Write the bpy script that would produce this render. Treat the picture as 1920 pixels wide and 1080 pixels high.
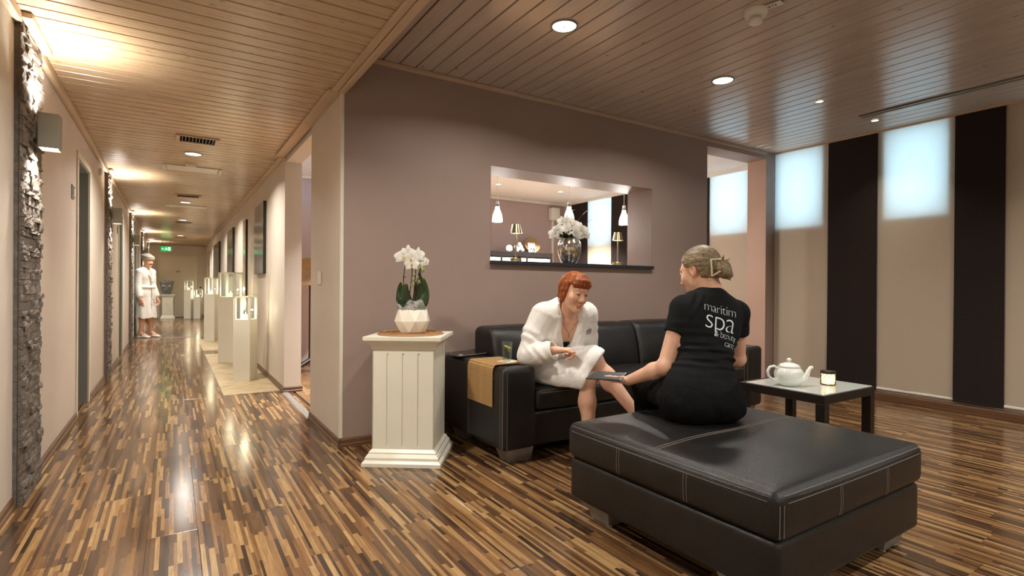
import bpy, bmesh, math, random
import numpy as np
from math import sin, cos, pi, radians, sqrt, atan2
from mathutils import Vector, Matrix, Euler
from mathutils.bvhtree import BVHTree
random.seed(7); RNG = np.random.default_rng(7)
SC = bpy.context.scene
for o in list(bpy.data.objects): bpy.data.objects.remove(o)
COL = SC.collection

# ------------------------------------------------------------ camera
YAW, PITCH, ROLL, FPX, HC = 0.56547, 0.00243, 0.00706, 1002.88, 1.1
Fv = Vector((sin(YAW)*cos(PITCH), cos(YAW)*cos(PITCH), -sin(PITCH)))
Rv = Vector((cos(YAW), -sin(YAW), 0)); Uv = Rv.cross(Fv)
R2 = Rv*cos(ROLL)+Uv*sin(ROLL); U2 = Uv*cos(ROLL)-Rv*sin(ROLL)
cd = bpy.data.cameras.new('camera'); cam = bpy.data.objects.new('camera', cd); COL.objects.link(cam)
cd.sensor_width = 36; cd.lens = 36*FPX/1920; cd.clip_start = .05
m = Matrix((R2, U2, -Fv)).transposed().to_4x4(); m.translation = (0, 0, HC); cam.matrix_world = m
SC.camera = cam
# ------------------------------------------------------------ view and world
SC.view_settings.view_transform = 'Standard'; SC.view_settings.look = 'None'
SC.view_settings.gamma = 1; SC.view_settings.use_curve_mapping = False
SC.view_settings.exposure = EXPO = 0.0
w = bpy.data.worlds.new('world'); SC.world = w; w.use_nodes = True
bg = w.node_tree.nodes['Background']; bg.inputs[0].default_value = (.37, .64, 1, 1); bg.inputs[1].default_value = 9.0

# ------------------------------------------------------------ materials
def hexc(r, g, b):
    f = lambda c: (c/255/12.92 if c/255 <= .04045 else ((c/255+.055)/1.055)**2.4)
    return (f(r), f(g), f(b), 1)
class NT:
    def __init__(s, name):
        s.m = bpy.data.materials.new(name); s.m.use_nodes = True; s.t = s.m.node_tree
        s.b = s.t.nodes['Principled BSDF']; s.out = s.t.nodes['Material Output']
    def n(s, typ, props={}, **ins):
        k = s.t.nodes.new(typ)
        for a, v in props.items(): setattr(k, a, v)
        for a, v in ins.items():
            key = a.replace('_', ' ')
            i = int(a[1:]) if a[0] == 'i' and a[1:].isdigit() else key
            if isinstance(v, bpy.types.NodeSocket): s.t.links.new(v, k.inputs[i])
            else: k.inputs[i].default_value = v
        return k
    def l(s, a, b): s.t.links.new(a, b)
    def set(s, **kw):
        for a, v in kw.items():
            key = a.replace('_', ' ')
            if isinstance(v, bpy.types.NodeSocket): s.l(v, s.b.inputs[key])
            else: s.b.inputs[key].default_value = v
        return s
    def pos(s): return s.n('ShaderNodeNewGeometry').outputs['Position']
    def obj(s): return s.n('ShaderNodeTexCoord').outputs['Object']
    def map(s, vec, scale=(1,1,1), rot=(0,0,0)):
        return s.n('ShaderNodeMapping', i0=vec, Scale=scale, Rotation=rot).outputs[0]
    def noise(s, vec, scale, detail=3, rough=.55, dist=0):
        return s.n('ShaderNodeTexNoise', i0=vec, Scale=scale, Detail=detail, Roughness=rough, Distortion=dist)
    def ramp(s, fac, stops, interp='LINEAR'):
        r = s.n('ShaderNodeValToRGB', Fac=fac); e = r.color_ramp.elements; r.color_ramp.interpolation = interp
        while len(e) < len(stops): e.new(.5)
        for q, (p, c) in zip(e, stops): q.position = p; q.color = c if len(c) == 4 else (*c, 1)
        return r.outputs[0]
    def math(s, op, a, b=0, c=0):
        return s.n('ShaderNodeMath', {'operation': op}, i0=a, i1=b, i2=c).outputs[0]
    def mix(s, f, a, b, typ='MIX'):
        k = s.n('ShaderNodeMix', {'data_type': 'RGBA', 'blend_type': typ})
        for idx, v in ((0, f), (6, a), (7, b)):
            if isinstance(v, bpy.types.NodeSocket): s.l(v, k.inputs[idx])
            else: k.inputs[idx].default_value = v
        return k.outputs[2]
    def bump(s, h, strength=.2, dist=.01):
        k = s.n('ShaderNodeBump', Strength=strength, Distance=dist, Height=h); s.l(k.outputs[0], s.b.inputs['Normal']); return s

def simple(name, col, rough=.5, metal=0, spec=.5, var=.06, scale=8, bumps=0, bscale=300, bdist=.002, coat=0, world=False, sheen=0):
    t = NT(name); p = t.pos() if world else t.obj()
    nz = t.noise(p, scale, 4).outputs[0]
    a = tuple(c*(1-var) for c in col[:3])+(1,); b = tuple(min(1, c*(1+var)) for c in col[:3])+(1,)
    t.set(Base_Color=t.ramp(nz, [(.3, a), (.7, b)]), Roughness=rough, Metallic=metal, Specular_IOR_Level=spec, Coat_Weight=coat, Sheen_Weight=sheen)
    if bumps: t.bump(t.noise(p, bscale, 2).outputs[0], bumps, bdist)
    return t.m
def wallpaper(name, col, scale=260):
    t = NT(name); p = t.pos()
    a = t.noise(t.map(p, (.35, .35, 1)), scale, 2).outputs[0]; b = t.noise(t.map(p, (1, 1, .25)), scale, 2).outputs[0]
    h = t.math('ADD', a, b); big = t.noise(p, 1.3, 3).outputs[0]
    c0 = tuple(c*.95 for c in col[:3])+(1,); c1 = tuple(min(1, c*1.05) for c in col[:3])+(1,)
    t.set(Base_Color=t.mix(t.math('MULTIPLY', h, .5), t.ramp(big, [(.3, c0), (.7, c1)]), (*[c*.8 for c in col[:3]], 1), 'MIX') if False else t.ramp(big, [(.3, c0), (.7, c1)]), Roughness=.55, Specular_IOR_Level=.35)
    t.bump(h, .35, .002); return t.m
def woodboard(name, c_lo, c_hi, axis, rough=.32, knots=True):
    t = NT(name); p = t.pos(); inf = t.n('ShaderNodeObjectInfo').outputs['Random']
    off = t.n('ShaderNodeCombineXYZ', X=t.math('MULTIPLY', inf, 13), Y=t.math('MULTIPLY', inf, 31)).outputs[0]
    v = t.n('ShaderNodeVectorMath', {'operation': 'ADD'}, i0=p, i1=off).outputs[0]
    sc = (.6, 9, 9) if axis == 'x' else (9, .6, 9)
    g = t.noise(t.map(v, sc), 4, 5, .6, .6).outputs[0]
    base = t.ramp(g, [(.25, c_lo), (.75, c_hi)])
    base = t.mix(t.math('MULTIPLY', inf, .18), base, (*[c*.7 for c in c_lo[:3]], 1))
    if knots:
        vs = (5, 9, 1) if axis == 'x' else (9, 5, 1)
        vo = t.n('ShaderNodeTexVoronoi', i0=t.map(v, vs), Scale=1.0)
        k = t.ramp(vo.outputs['Distance'], [(.03, (1, 1, 1)), (.10, (0, 0, 0))])
        base = t.mix(k, base, (*[c*.45 for c in c_lo[:3]], 1))
    t.set(Base_Color=base, Roughness=t.math('MULTIPLY_ADD', g, .15, rough-.07), Specular_IOR_Level=.5)
    t.bump(g, .05, .001); return t.m

M = {}
M['wall_cream'] = wallpaper('wall_cream', hexc(208, 198, 184))
M['wall_pink'] = wallpaper('wall_pink', hexc(207, 194, 181))
M['wall_mauve'] = wallpaper('wall_mauve', hexc(152, 132, 122))
M['wall_reveal'] = wallpaper('wall_reveal', hexc(122, 100, 88))  # mauve wall darkened: shade inside the opening put into the colour
M['wall_passage_lit'] = wallpaper('wall_passage_lit', hexc(184, 154, 136))  # lighter, warmer copy of the wall: warm lamplight put into the colour
M['wall_next'] = wallpaper('wall_next', hexc(176, 156, 150))
M['white_ceiling'] = simple('white_ceiling', hexc(228, 228, 228), .8, var=.02)
M['white_paint'] = simple('white_paint', hexc(226, 222, 205), .35, var=.03, scale=3)
M['trim_white'] = simple('trim_white', hexc(215, 210, 195), .35, var=.03)
M['grey_door'] = simple('grey_door', hexc(128, 132, 128), .5, var=.04, scale=2)
M['door_white'] = simple('door_white', hexc(216, 208, 190), .45, var=.03, scale=2)
M['dark_gap'] = simple('dark_gap', hexc(48, 30, 16), .9)
M['board_corridor'] = woodboard('board_corridor', hexc(184, 156, 122), hexc(198, 172, 138), 'x', .28)
M['board_lounge'] = woodboard('board_lounge', hexc(184, 169, 157), hexc(198, 185, 174), 'y', .20)
M['trim_wood'] = woodboard('trim_wood', hexc(178, 152, 122), hexc(204, 180, 150), 'y', .4, False)
M['trim_wood_x'] = woodboard('trim_wood_x', hexc(180, 156, 134), hexc(200, 176, 154), 'x', .4, False)
M['baseboard'] = woodboard('baseboard_wood', hexc(82, 56, 38), hexc(112, 80, 56), 'y', .35, False)
M['black_leather'] = None
def strips(name, stops, rough=.2, wdt=.0160, ln=.50):
    t = NT(name); p = t.pos(); s = t.n('ShaderNodeSeparateXYZ', i0=p)
    inf = t.n('ShaderNodeObjectInfo').outputs['Random']
    X = t.math('MULTIPLY_ADD', s.outputs[0], 1/wdt, .66/wdt+200)
    # slight irregular strip widths
    wob = t.n('ShaderNodeTexNoise', {'noise_dimensions': '1D'}, W=t.math('MULTIPLY', X, .9), Scale=1.0, Detail=0).outputs[0]
    X = t.math('ADD', X, t.math('MULTIPLY', wob, .6))
    cx = t.math('FLOOR', X)
    def layer(seed, l):
        off = t.n('ShaderNodeTexWhiteNoise', {'noise_dimensions': '2D'}, Vector=t.n('ShaderNodeCombineXYZ', X=cx, Y=t.math('MULTIPLY_ADD', inf, 97, seed)).outputs[0]).outputs[0]
        yy = t.math('MULTIPLY_ADD', s.outputs[1], 1/l, t.math('MULTIPLY', off, 9))
        cy = t.math('FLOOR', yy)
        wn = t.n('ShaderNodeTexWhiteNoise', {'noise_dimensions': '3D'}, Vector=t.n('ShaderNodeCombineXYZ', X=cx, Y=cy, Z=t.math('MULTIPLY_ADD', inf, 53, seed)).outputs[0])
        return wn.outputs[0]
    a = layer(1.3, ln); b = layer(7.7, ln*.55)
    sel = t.n('ShaderNodeTexWhiteNoise', {'noise_dimensions': '2D'}, Vector=t.n('ShaderNodeCombineXYZ', X=cx, Y=t.math('MULTIPLY', inf, 71)).outputs[0]).outputs[0]
    sel = t.math('GREATER_THAN', sel, .6)
    v = t.math('ADD', t.math('MULTIPLY', a, t.math('SUBTRACT', 1, sel)), t.math('MULTIPLY', b, sel))
    base = t.ramp(v, stops, 'CONSTANT')
    off3 = t.n('ShaderNodeCombineXYZ', X=t.math('MULTIPLY', v, 20), Y=t.math('MULTIPLY', v, 40)).outputs[0]
    vv = t.n('ShaderNodeVectorMath', {'operation': 'ADD'}, i0=p, i1=off3).outputs[0]
    g = t.noise(t.map(vv, (14, .9, 1)), 7, 4, .6, .8).outputs[0]
    base = t.mix(.55, base, t.ramp(g, [(.3, (.25, .22, .2)), (.65, (1, 1, 1))]), 'MULTIPLY')
    r = t.noise(p, 3, 3).outputs[0]
    t.set(Base_Color=base, Roughness=t.math('MULTIPLY_ADD', r, .12, rough-.06), Specular_IOR_Level=.5)
    t.bump(g, .04, .001); return t.m
FL = [(0, (.045, .026, .016)), (.09, (.085, .046, .026)), (.22, (.10, .050, .023)), (.38, (.19, .096, .040)), (.54, (.135, .070, .031)),
      (.66, (.26, .138, .054)), (.79, (.34, .20, .082)), (.92, (.40, .25, .11))]
M['floor'] = strips('striped_laminate', FL, .18)
M['floor_next'] = strips('orange_parquet', [(0, (.20, .11, .05)), (.3, (.26, .15, .07)), (.6, (.32, .19, .09)), (.8, (.24, .13, .06))], .25, .07, .5)
def travert():
    t = NT('travertine'); p = t.pos(); a = t.noise(p, 3.5, 8, .65, 1.2).outputs[0]; b = t.noise(p, 26, 4).outputs[0]
    c = t.ramp(a, [(.3, hexc(150, 128, 92)), (.5, hexc(190, 170, 132)), (.7, hexc(214, 198, 164))])
    c = t.mix(t.ramp(b, [(.62, (0, 0, 0)), (.72, (.8, .8, .8))]), c, hexc(120, 98, 70))
    t.set(Base_Color=c, Roughness=.35); t.bump(a, .1, .003); return t.m
M['travertine'] = travert()
def slate():
    t = NT('slate_stone'); p = t.pos(); a = t.noise(p, 30, 6, .65, .5).outputs[0]; inf = t.n('ShaderNodeObjectInfo').outputs['Random']
    c = t.ramp(a, [(.25, hexc(74, 68, 62)), (.55, hexc(112, 104, 96)), (.8, hexc(140, 130, 118))])
    c = t.mix(t.math('MULTIPLY', inf, .35), c, hexc(120, 100, 82))
    t.set(Base_Color=c, Roughness=.55, Specular_IOR_Level=.6); t.bump(t.noise(t.map(p, (1, 1, 2)), 70, 6, .7).outputs[0], .9, .012); return t.m
M['slate'] = slate()
def leather():
    t = NT('black_leather'); p = t.obj(); v = t.n('ShaderNodeTexVoronoi', {'feature': 'F1'}, i0=p, Scale=330.0).outputs['Distance']
    n1 = t.noise(p, 9, 4).outputs[0]
    t.set(Base_Color=t.ramp(n1, [(.3, (.0075, .0068, .0066)), (.7, (.013, .0115, .011))]), Roughness=t.math('MULTIPLY_ADD', n1, .12, .28), Specular_IOR_Level=.44)
    t.bump(t.math('ADD', v, t.math('MULTIPLY', n1, 2)), .35, .0022); return t.m
M['black_leather'] = leather()
def fabric(name, col, trans, dark=False):
    t = NT(name); p = t.pos()
    h = t.math('ADD', t.noise(t.map(p, (1, 1, 14)), 45, 2).outputs[0], t.noise(t.map(p, (14, 14, 1)), 45, 2).outputs[0])
    lo = tuple(c*(.6 if dark else .93) for c in col[:3])+(1,); hi = tuple(min(1, c*(1.5 if dark else 1.05)) for c in col[:3])+(1,)
    base = t.ramp(t.math('MULTIPLY', h, .5), [(.35, lo), (.65, hi)])
    t.set(Base_Color=base, Roughness=.85, Specular_IOR_Level=.2); t.bump(h, .2, .001)
    if trans:
        tr = t.n('ShaderNodeBsdfTranslucent', Color=base); mx = t.n('ShaderNodeMixShader', Fac=trans, i1=t.b.outputs[0], i2=tr.outputs[0])
        t.l(mx.outputs[0], t.out.inputs[0])
    return t.m
M['blind_cream'] = fabric('blind_cream', hexc(222, 209, 190), .5)
M['blind_black'] = fabric('blind_black', hexc(38, 30, 27), .02, True)
M['granite'] = simple('black_granite', hexc(42, 44, 50), .25, var=.5, scale=400)
M['brass'] = simple('brass', hexc(205, 190, 150), .22, 1, var=.04)
M['chrome'] = simple('chrome', hexc(200, 200, 198), .15, 1, var=.02)
M['steel'] = simple('brushed_steel', hexc(150, 148, 142), .42, .6, var=.06, scale=20)
M['sconce_grey'] = simple('sconce_grey', hexc(150, 150, 140), .45, .3)
M['dark_wood'] = simple('black_brown_wood', hexc(25, 19, 16), .4, var=.2, scale=14)
M['plastic_white'] = simple('white_plastic', hexc(225, 222, 212), .4, var=.02)
M['plastic_dark'] = simple('dark_plastic', hexc(30, 30, 30), .4)
M['glow_white'] = None
def emis(name, col, st):
    t = NT(name); e = t.n('ShaderNodeEmission', Color=(*col, 1), Strength=st); t.l(e.outputs[0], t.out.inputs[0]); return t.m
M['lamp_glow'] = emis('lamp_diffuser', (1, .93, .80), 6)
M['lamp_warm'] = emis('warm_bulb', (1, .80, .52), 14)
M['pendant_glow'] = emis('pendant_glow', (1, .88, .68), 5)
M['flame'] = emis('flame', (1, .72, .36), 30)
M['exit_green'] = emis('exit_green', (.02, .62, .10), 1.0)
M['exit_white'] = emis('exit_white', (.80, 1, .84), 1.2)
def thin_glass(name, col=(.95, .98, .97), refl=.12):
    t = NT(name); tr = t.n('ShaderNodeBsdfTransparent', Color=(*col, 1)); gl = t.n('ShaderNodeBsdfGlossy', Roughness=.03)
    f = t.n('ShaderNodeLayerWeight', Blend=.5); fac = t.math('MULTIPLY', t.math('POWER', f.outputs['Facing'], 4), .6); mx = t.n('ShaderNodeMixShader', Fac=t.math('ADD', fac, refl*.25), i1=tr.outputs[0], i2=gl.outputs[0])
    t.l(mx.outputs[0], t.out.inputs[0]); return t.m
M['pane'] = thin_glass('clear_pane')
M['glassware'] = thin_glass('glassware', (.93, .96, .95), .3)
M['water'] = thin_glass('water', (.86, .92, .90), .1)

# ------------------------------------------------------------ mesh helpers
def link(name, me, parent=None):
    o = bpy.data.objects.new(name, me); COL.objects.link(o)
    if parent is not None: o.parent = parent
    return o
def tag(o, label=None, cat=None, group=None, kind=None):
    if label: o['label'] = label
    if cat: o['category'] = cat
    if group: o['group'] = group
    if kind: o['kind'] = kind
    return o
def empty(name, loc=(0, 0, 0), rz=0, label=None, cat=None, group=None):
    o = bpy.data.objects.new(name, None); COL.objects.link(o); o.empty_display_size = .05
    o.location = loc; o.rotation_euler = (0, 0, rz); return tag(o, label, cat, group)
def copy_tree(o, parent=None):
    c = o.copy(); COL.objects.link(c)
    if parent is not None: c.parent = parent
    for ch in list(o.children): copy_tree(ch, c)
    return c
def frame_from(d):
    d = Vector(d).normalized(); a = Vector((0, 0, 1)) if abs(d.z) < .9 else Vector((1, 0, 0))
    x = a.cross(d).normalized(); return x, d.cross(x), d
class MB:
    def __init__(s): s.v = []; s.f = []
    def add(s, vs, fs):
        k = len(s.v); s.v += [tuple(v) for v in vs]; s.f += [tuple(i+k for i in f) for f in fs]; return s
    def box(s, x0, x1, y0, y1, z0, z1):
        return s.add([(x, y, z) for x in (x0, x1) for y in (y0, y1) for z in (z0, z1)],
                     [(0, 1, 3, 2), (4, 6, 7, 5), (0, 4, 5, 1), (2, 3, 7, 6), (0, 2, 6, 4), (1, 5, 7, 3)])
    def rings(s, rings, cap=True, closed=True):
        n = len(rings[0]); vs = [p for r in rings for p in r]; fs = []
        for i in range(len(rings)-1):
            for j in range(n if closed else n-1):
                a = i*n+j; b = i*n+(j+1) % n; fs.append((a, b, b+n, a+n))
        if cap: fs.append(tuple(range(n))[::-1]); fs.append(tuple((len(rings)-1)*n+j for j in range(n)))
        return s.add(vs, fs)
    def lathe(s, prof, c=(0, 0, 0), n=32, cap=True, rot=0):
        return s.rings([[(c[0]+r*cos(rot+2*pi*j/n), c[1]+r*sin(rot+2*pi*j/n), c[2]+z) for j in range(n)] for r, z in prof], cap)
    def cyl(s, a, b, r, r2=None, n=16):
        a, b = Vector(a), Vector(b); x, y, _ = frame_from(b-a); r2 = r if r2 is None else r2
        return s.rings([[p+x*(q*cos(2*pi*j/n))+y*(q*sin(2*pi*j/n)) for j in range(n)] for p, q in ((a, r), (b, r2))])
    def tube(s, pts, r, n=8, cap=True, closed=False):
        pts = [Vector(p) for p in pts]; N = len(pts); rs = r if isinstance(r, (list, tuple)) else [r]*N
        rr = []; prev = None
        for i, p in enumerate(pts):
            d = (pts[(i+1) % N]-pts[i-1]) if closed else (pts[min(i+1, N-1)]-pts[max(i-1, 0)])
            d.normalize()
            if prev is None: x = frame_from(d)[0]
            else: x = (prev-d*prev.dot(d)).normalized()
            prev = x; y = d.cross(x)
            rr.append([p+x*(rs[i]*cos(2*pi*j/n))+y*(rs[i]*sin(2*pi*j/n)) for j in range(n)])
        if closed: rr.append(rr[0]); cap = False
        return s.rings(rr, cap)
    def prism(s, poly, a, b, axis='z'):
        f = {'z': lambda p, t: (p[0], p[1], t), 'y': lambda p, t: (p[0], t, p[1]), 'x': lambda p, t: (t, p[0], p[1])}[axis]
        return s.rings([[f(p, a) for p in poly], [f(p, b) for p in poly]])
    def sph(s, c, r, n=12, m=8, sc=(1, 1, 1)):
        return s.rings([[(c[0]+sc[0]*r*sin(pi*i/m)*cos(2*pi*j/n), c[1]+sc[1]*r*sin(pi*i/m)*sin(2*pi*j/n), c[2]+sc[2]*r*cos(pi*i/m)) for j in range(n)]
                        for i in [.05]+list(range(1, m))+[m-.05]])
    def xf(s, mat, k=0):
        for i in range(k, len(s.v)): s.v[i] = tuple(mat @ Vector(s.v[i]))
        return s
    def build(s, name, mat, parent=None, smooth=None, bevel=0, seg=2, loc=None, fix=True):
        me = bpy.data.meshes.new(name); me.from_pydata(s.v, [], s.f)
        if fix:
            bm = bmesh.new(); bm.from_mesh(me); bmesh.ops.recalc_face_normals(bm, faces=bm.faces); bm.to_mesh(me); bm.free()
        me.materials.append(M[mat] if isinstance(mat, str) else mat)
        if smooth is not None:
            me.shade_smooth()
            if smooth < 180: me.set_sharp_from_angle(angle=radians(smooth))
        me.update(); o = link(name, me, parent)
        if loc is not None: o.location = loc
        if bevel:
            b = o.modifiers.new('bevel', 'BEVEL'); b.width = bevel; b.segments = seg; b.limit_method = 'ANGLE'
        return o
def bx(name, x0, x1, y0, y1, z0, z1, mat, parent=None, bevel=0, seg=2, smooth=None):
    return MB().box(x0, x1, y0, y1, z0, z1).build(name, mat, parent, bevel=bevel, seg=seg, smooth=smooth)
def rbox(x0, x1, y0, y1, z0, z1, r, n=(12, 12, 8), puff=(0, 0, 0), fn=None):
    """rounded, gridded box; fn(x,y,z)->(dx,dy,dz) reshapes it"""
    vs = []; fs = []; idx = {}
    lo = np.array((x0, y0, z0)); hi = np.array((x1, y1, z1)); c = (lo+hi)/2; hs = (hi-lo)/2
    def grid(nn, h):   # parameter positions, denser near the rounded rim
        e = min(r/h, .9); k = 4
        a = [-1+e*(1-cos(pi/2*i/k)) for i in range(k)]; b = list(np.linspace(-1+e, 1-e, nn)); return a+b+[-q for q in a[::-1]]
    G = [grid(n[i], hs[i]) for i in range(3)]
    def V(p):
        key = tuple(round(q, 6) for q in p)
        if key in idx: return idx[key]
        q = np.array(p)*hs; inner = hs-r; cl = np.clip(q, -inner, inner); d = q-cl; L = np.linalg.norm(d)
        q = cl+d/L*r if L > 1e-9 else q
        for a in range(3):
            if puff[a]:
                o = [b for b in range(3) if b != a]; q[a] += np.sign(p[a])*puff[a]*(abs(p[a]) > .99)*(1-p[o[0]]**2)*(1-p[o[1]]**2)
        q = q+c
        if fn: q = q+np.array(fn(*q))
        vs.append(tuple(q)); idx[key] = len(vs)-1; return idx[key]
    for a in range(3):
        b, d = (a+1) % 3, (a+2) % 3
        for sg in (-1, 1):
            for i in range(len(G[b])-1):
                for j in range(len(G[d])-1):
                    q = []
                    for (u, v) in ((i, j), (i+1, j), (i+1, j+1), (i, j+1)):
                        p = [0, 0, 0]; p[a] = sg; p[b] = G[b][u]; p[d] = G[d][v]; q.append(V(p))
                    fs.append(tuple(q if sg > 0 else q[::-1]))
    return MB().add(vs, fs)
def struct(o, label=None): o['kind'] = 'structure'; return tag(o, label)
def light(name, typ, loc, power, col=(1, .86, .68), parent=None, **kw):
    l = bpy.data.lights.new(name, typ); l.energy = power; l.color = col
    for k, v in kw.items():
        if k != 'dir': setattr(l, k, v)
    o = bpy.data.objects.new(name, l); COL.objects.link(o)
    if parent is not None: o.parent = parent
    o.location = loc
    if 'dir' in kw: o.rotation_euler = Vector(kw['dir']).to_track_quat('-Z', 'Y').to_euler()
    return o

# ------------------------------------------------------------ the setting
XL, XC, XF, YW, YN, XW = -.66, .975, .965, 3.69, 4.02, 6.024
Z1, Z2, ZN, YE, YB, YR = 2.425, 2.687, 2.61, 21.0, -3.0, 7.72
WARM = (1, .92, .80)
# floor: laminate planks
floor = struct(bx('floor', -1.2, 6.4, YB, YE+.2, -.06, -.009, 'dark_gap'))
pl = MB(); PW, PL = .19, 1.26
pl.rings([[(x, y, z) for x, y in ((e, e), (PW-e, e), (PW-e, PL-e), (e, PL-e))] for z, e in ((-.009, .0004), (-.0006, .0004), (0, .0012))])
plo = pl.build('plank', 'floor', floor); pme = plo.data; bpy.data.objects.remove(plo)
rest = MB(); cnt = 0
for k in range(-1, 36):
    x = XL+k*PW; off = (k*.47) % 1*PL; ymax = YE if k < 9 else YW+.3
    y = YB-off
    while y < ymax:
        if x > 1.0 and y > YW: break
        near = y+PL > (.3 if x < 3 else .8+.1*(x-3)) and y < 14.2 and x < 6.0
        if near and cnt < 298:
            o = link('plank', pme, floor); o.location = (x, y, 0); cnt += 1
        else:
            rest.box(x+.0006, x+PW-.0006, y+.0006, y+PL-.0006, -.009, 0)
        y += PL
struct(rest.build('plank', 'floor', floor)); floor.children[-1]['kind'] = 'stuff'
struct(bx('floor_next_room', XC+.10, XW, YW+.2, YR, -.0085, .0005, 'floor_next'))
# walls
def wall(name, x0, x1, y0, y1, z0, z1, mat): return struct(bx(name, x0, x1, y0, y1, z0, z1, mat))
DOORS = [(5.585, 6.30), (9.50, 10.22), (13.0, 14.1), (17.3, 18.05)]
wl = MB(); ys = [YB]+[q for d in DOORS for q in d]+[YE+.2]
segs = [(ys[i], ys[i+1]) for i in range(0, len(ys), 2)]
for i, (a, b) in enumerate(segs): (wall if i else wall)('wall_left', XL-.25, XL, a, b, 0, Z1+.06, 'wall_cream' if i == 0 and False else 'wall_pink')
for a, b in DOORS: wall('wall_left', XL-.25, XL, a, b, 2.13, Z1+.06, 'wall_pink')
bx_front = wall('wall_left_panel', XL-.001, XL+.004, YB, 3.50, 0, Z1, 'wall_cream')
for i, (a, b) in enumerate(DOORS):
    dr = struct(empty('door_%d' % (i+1), (XL-.2, a, 0)))
    fr = MB(); W = b-a
    fr.box(-.02, .197, 0, .012, 0, 2.118).box(-.02, .197, W-.012, W, 0, 2.118).box(-.02, .197, 0, W, 2.118, 2.13)
    fr.build('door_frame', 'grey_door', dr)
    ar = MB().box(.198, .212, -.05, 0, 0, 2.13).box(.198, .212, W, W+.05, 0, 2.13).box(.198, .212, -.05, W+.05, 2.13, 2.18)
    ar.build('architrave', 'door_white', dr, bevel=.004)
    lf = bx('door_leaf', -.05, -.01, .012, W-.012, .006, 2.118, 'grey_door', dr)
    MB().cyl((-.01, .09, 1.04), (.05, .09, 1.04), .01, n=10).cyl((.045, .09, 1.04), (.045, .2, 1.04), .009, n=10).build('door_handle', 'steel', lf, smooth=40)
# right side of the corridor
wall('wall_right', XC-.012, XC+.145, YW+.004, 4.62, 0, Z1+.02, 'wall_cream')
wall('wall_right', XF, XF+.165, 5.86, YE+.2, 0, Z1+.02, 'wall_cream')
wall('wall_right', XF+.01, XF+.155, 4.62, 5.86, 2.36, Z1+.02, 'wall_cream')
struct(bx('trim_1', XC-.016, XC+.006, YW-.004, YW+.022, .06, Z1-.012, 'trim_white', bevel=.003))
# end wall with a door
wall('wall_end', -1.0, 1.2, YE, YE+.2, 0, Z1+.06, 'wall_cream')
de = struct(empty('door_5', (.15, YE, 0)))
MB().box(-.56, -.49, -.03, 0, 0, 1.99).box(.49, .56, -.03, 0, 0, 1.99).box(-.56, .56, -.03, 0, 1.99, 2.06).build('door_frame', 'door_white', de, bevel=.004)
dl = bx('door_leaf', -.49, .49, -.015, 0, .005, 1.99, 'door_white', de)
MB().box(-.06, .06, -.02, -.015, 1.50, 1.55).build('door_plate', 'steel', dl)
MB().cyl((.42, -.015, 1.03), (.42, -.07, 1.03), .011, n=10).cyl((.42, -.065, 1.03), (.31, -.065, 1.03), .01, n=10).build('door_handle', 'steel', dl, smooth=40)
struct(bx('trim_2', -.62, XF, YE-.02, YE, Z1-.05, Z1, 'trim_wood_x'))
# mauve lounge wall with the pass-through
NX0, NX1, NZ0, NZ1 = 2.133, 3.957, 1.309, 2.066
PX0, PX1 = 4.785, 5.85
wb = MB(); D0, D1 = YW, YN
ZT = Z2+.03
wb.box(XC+.145, NX0, D0, D1, 0, ZT).box(NX1, PX0, D0, D1, 0, ZT).box(NX0, NX1, D0, D1, 0, NZ0-.03).box(NX0, NX1, D0, D1, NZ1, ZT)
wb.box(XC+.006, XC+.145, D0, D0+.14, 0, ZT)
wback = struct(wb.build('wall_back', 'wall_mauve'))
struct(MB().box(PX0, PX1, D0, D0+.24, ZN, ZT).build('wall_back', 'wall_mauve'))
struct(MB().box(PX1, XW, D0, D0+.24, 0, ZT).build('wall_back', 'wall_mauve'))
e = .0025
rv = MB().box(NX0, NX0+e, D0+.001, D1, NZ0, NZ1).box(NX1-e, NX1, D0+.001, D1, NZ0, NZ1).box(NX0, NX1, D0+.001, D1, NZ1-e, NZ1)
struct(MB().box(PX1-e, PX1, D0+.001, D0+.24, 0, ZN).box(PX0, PX0+e, D0+.001, D1, 0, ZN).build('wall_reveal', 'wall_passage_lit'))
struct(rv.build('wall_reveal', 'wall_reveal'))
sill = struct(bx('trim_3', NX0-.002, NX1+.002, YW-.035, YN+.03, NZ0-.03, NZ0, 'granite', bevel=.002)); tag(sill, 'black granite sill of the pass-through')
# next room
wall('wall_far', XC+.12, XW, YR, YR+.15, 0, ZN+.1, 'wall_next')
struct(bx('ceiling_next_room', XC+.14, XW, YW+.24, YR, ZN, ZN+.05, 'white_ceiling'))
struct(bx('trim_4', XC+.15, XW-.02, YR-.05, YR, ZN-.05, ZN, 'trim_white', bevel=.01))
# the closed end behind the camera
wall('wall_rear', -.95, 6.3, YB-.15, YB, 0, Z2+.1, 'wall_cream')
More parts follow.
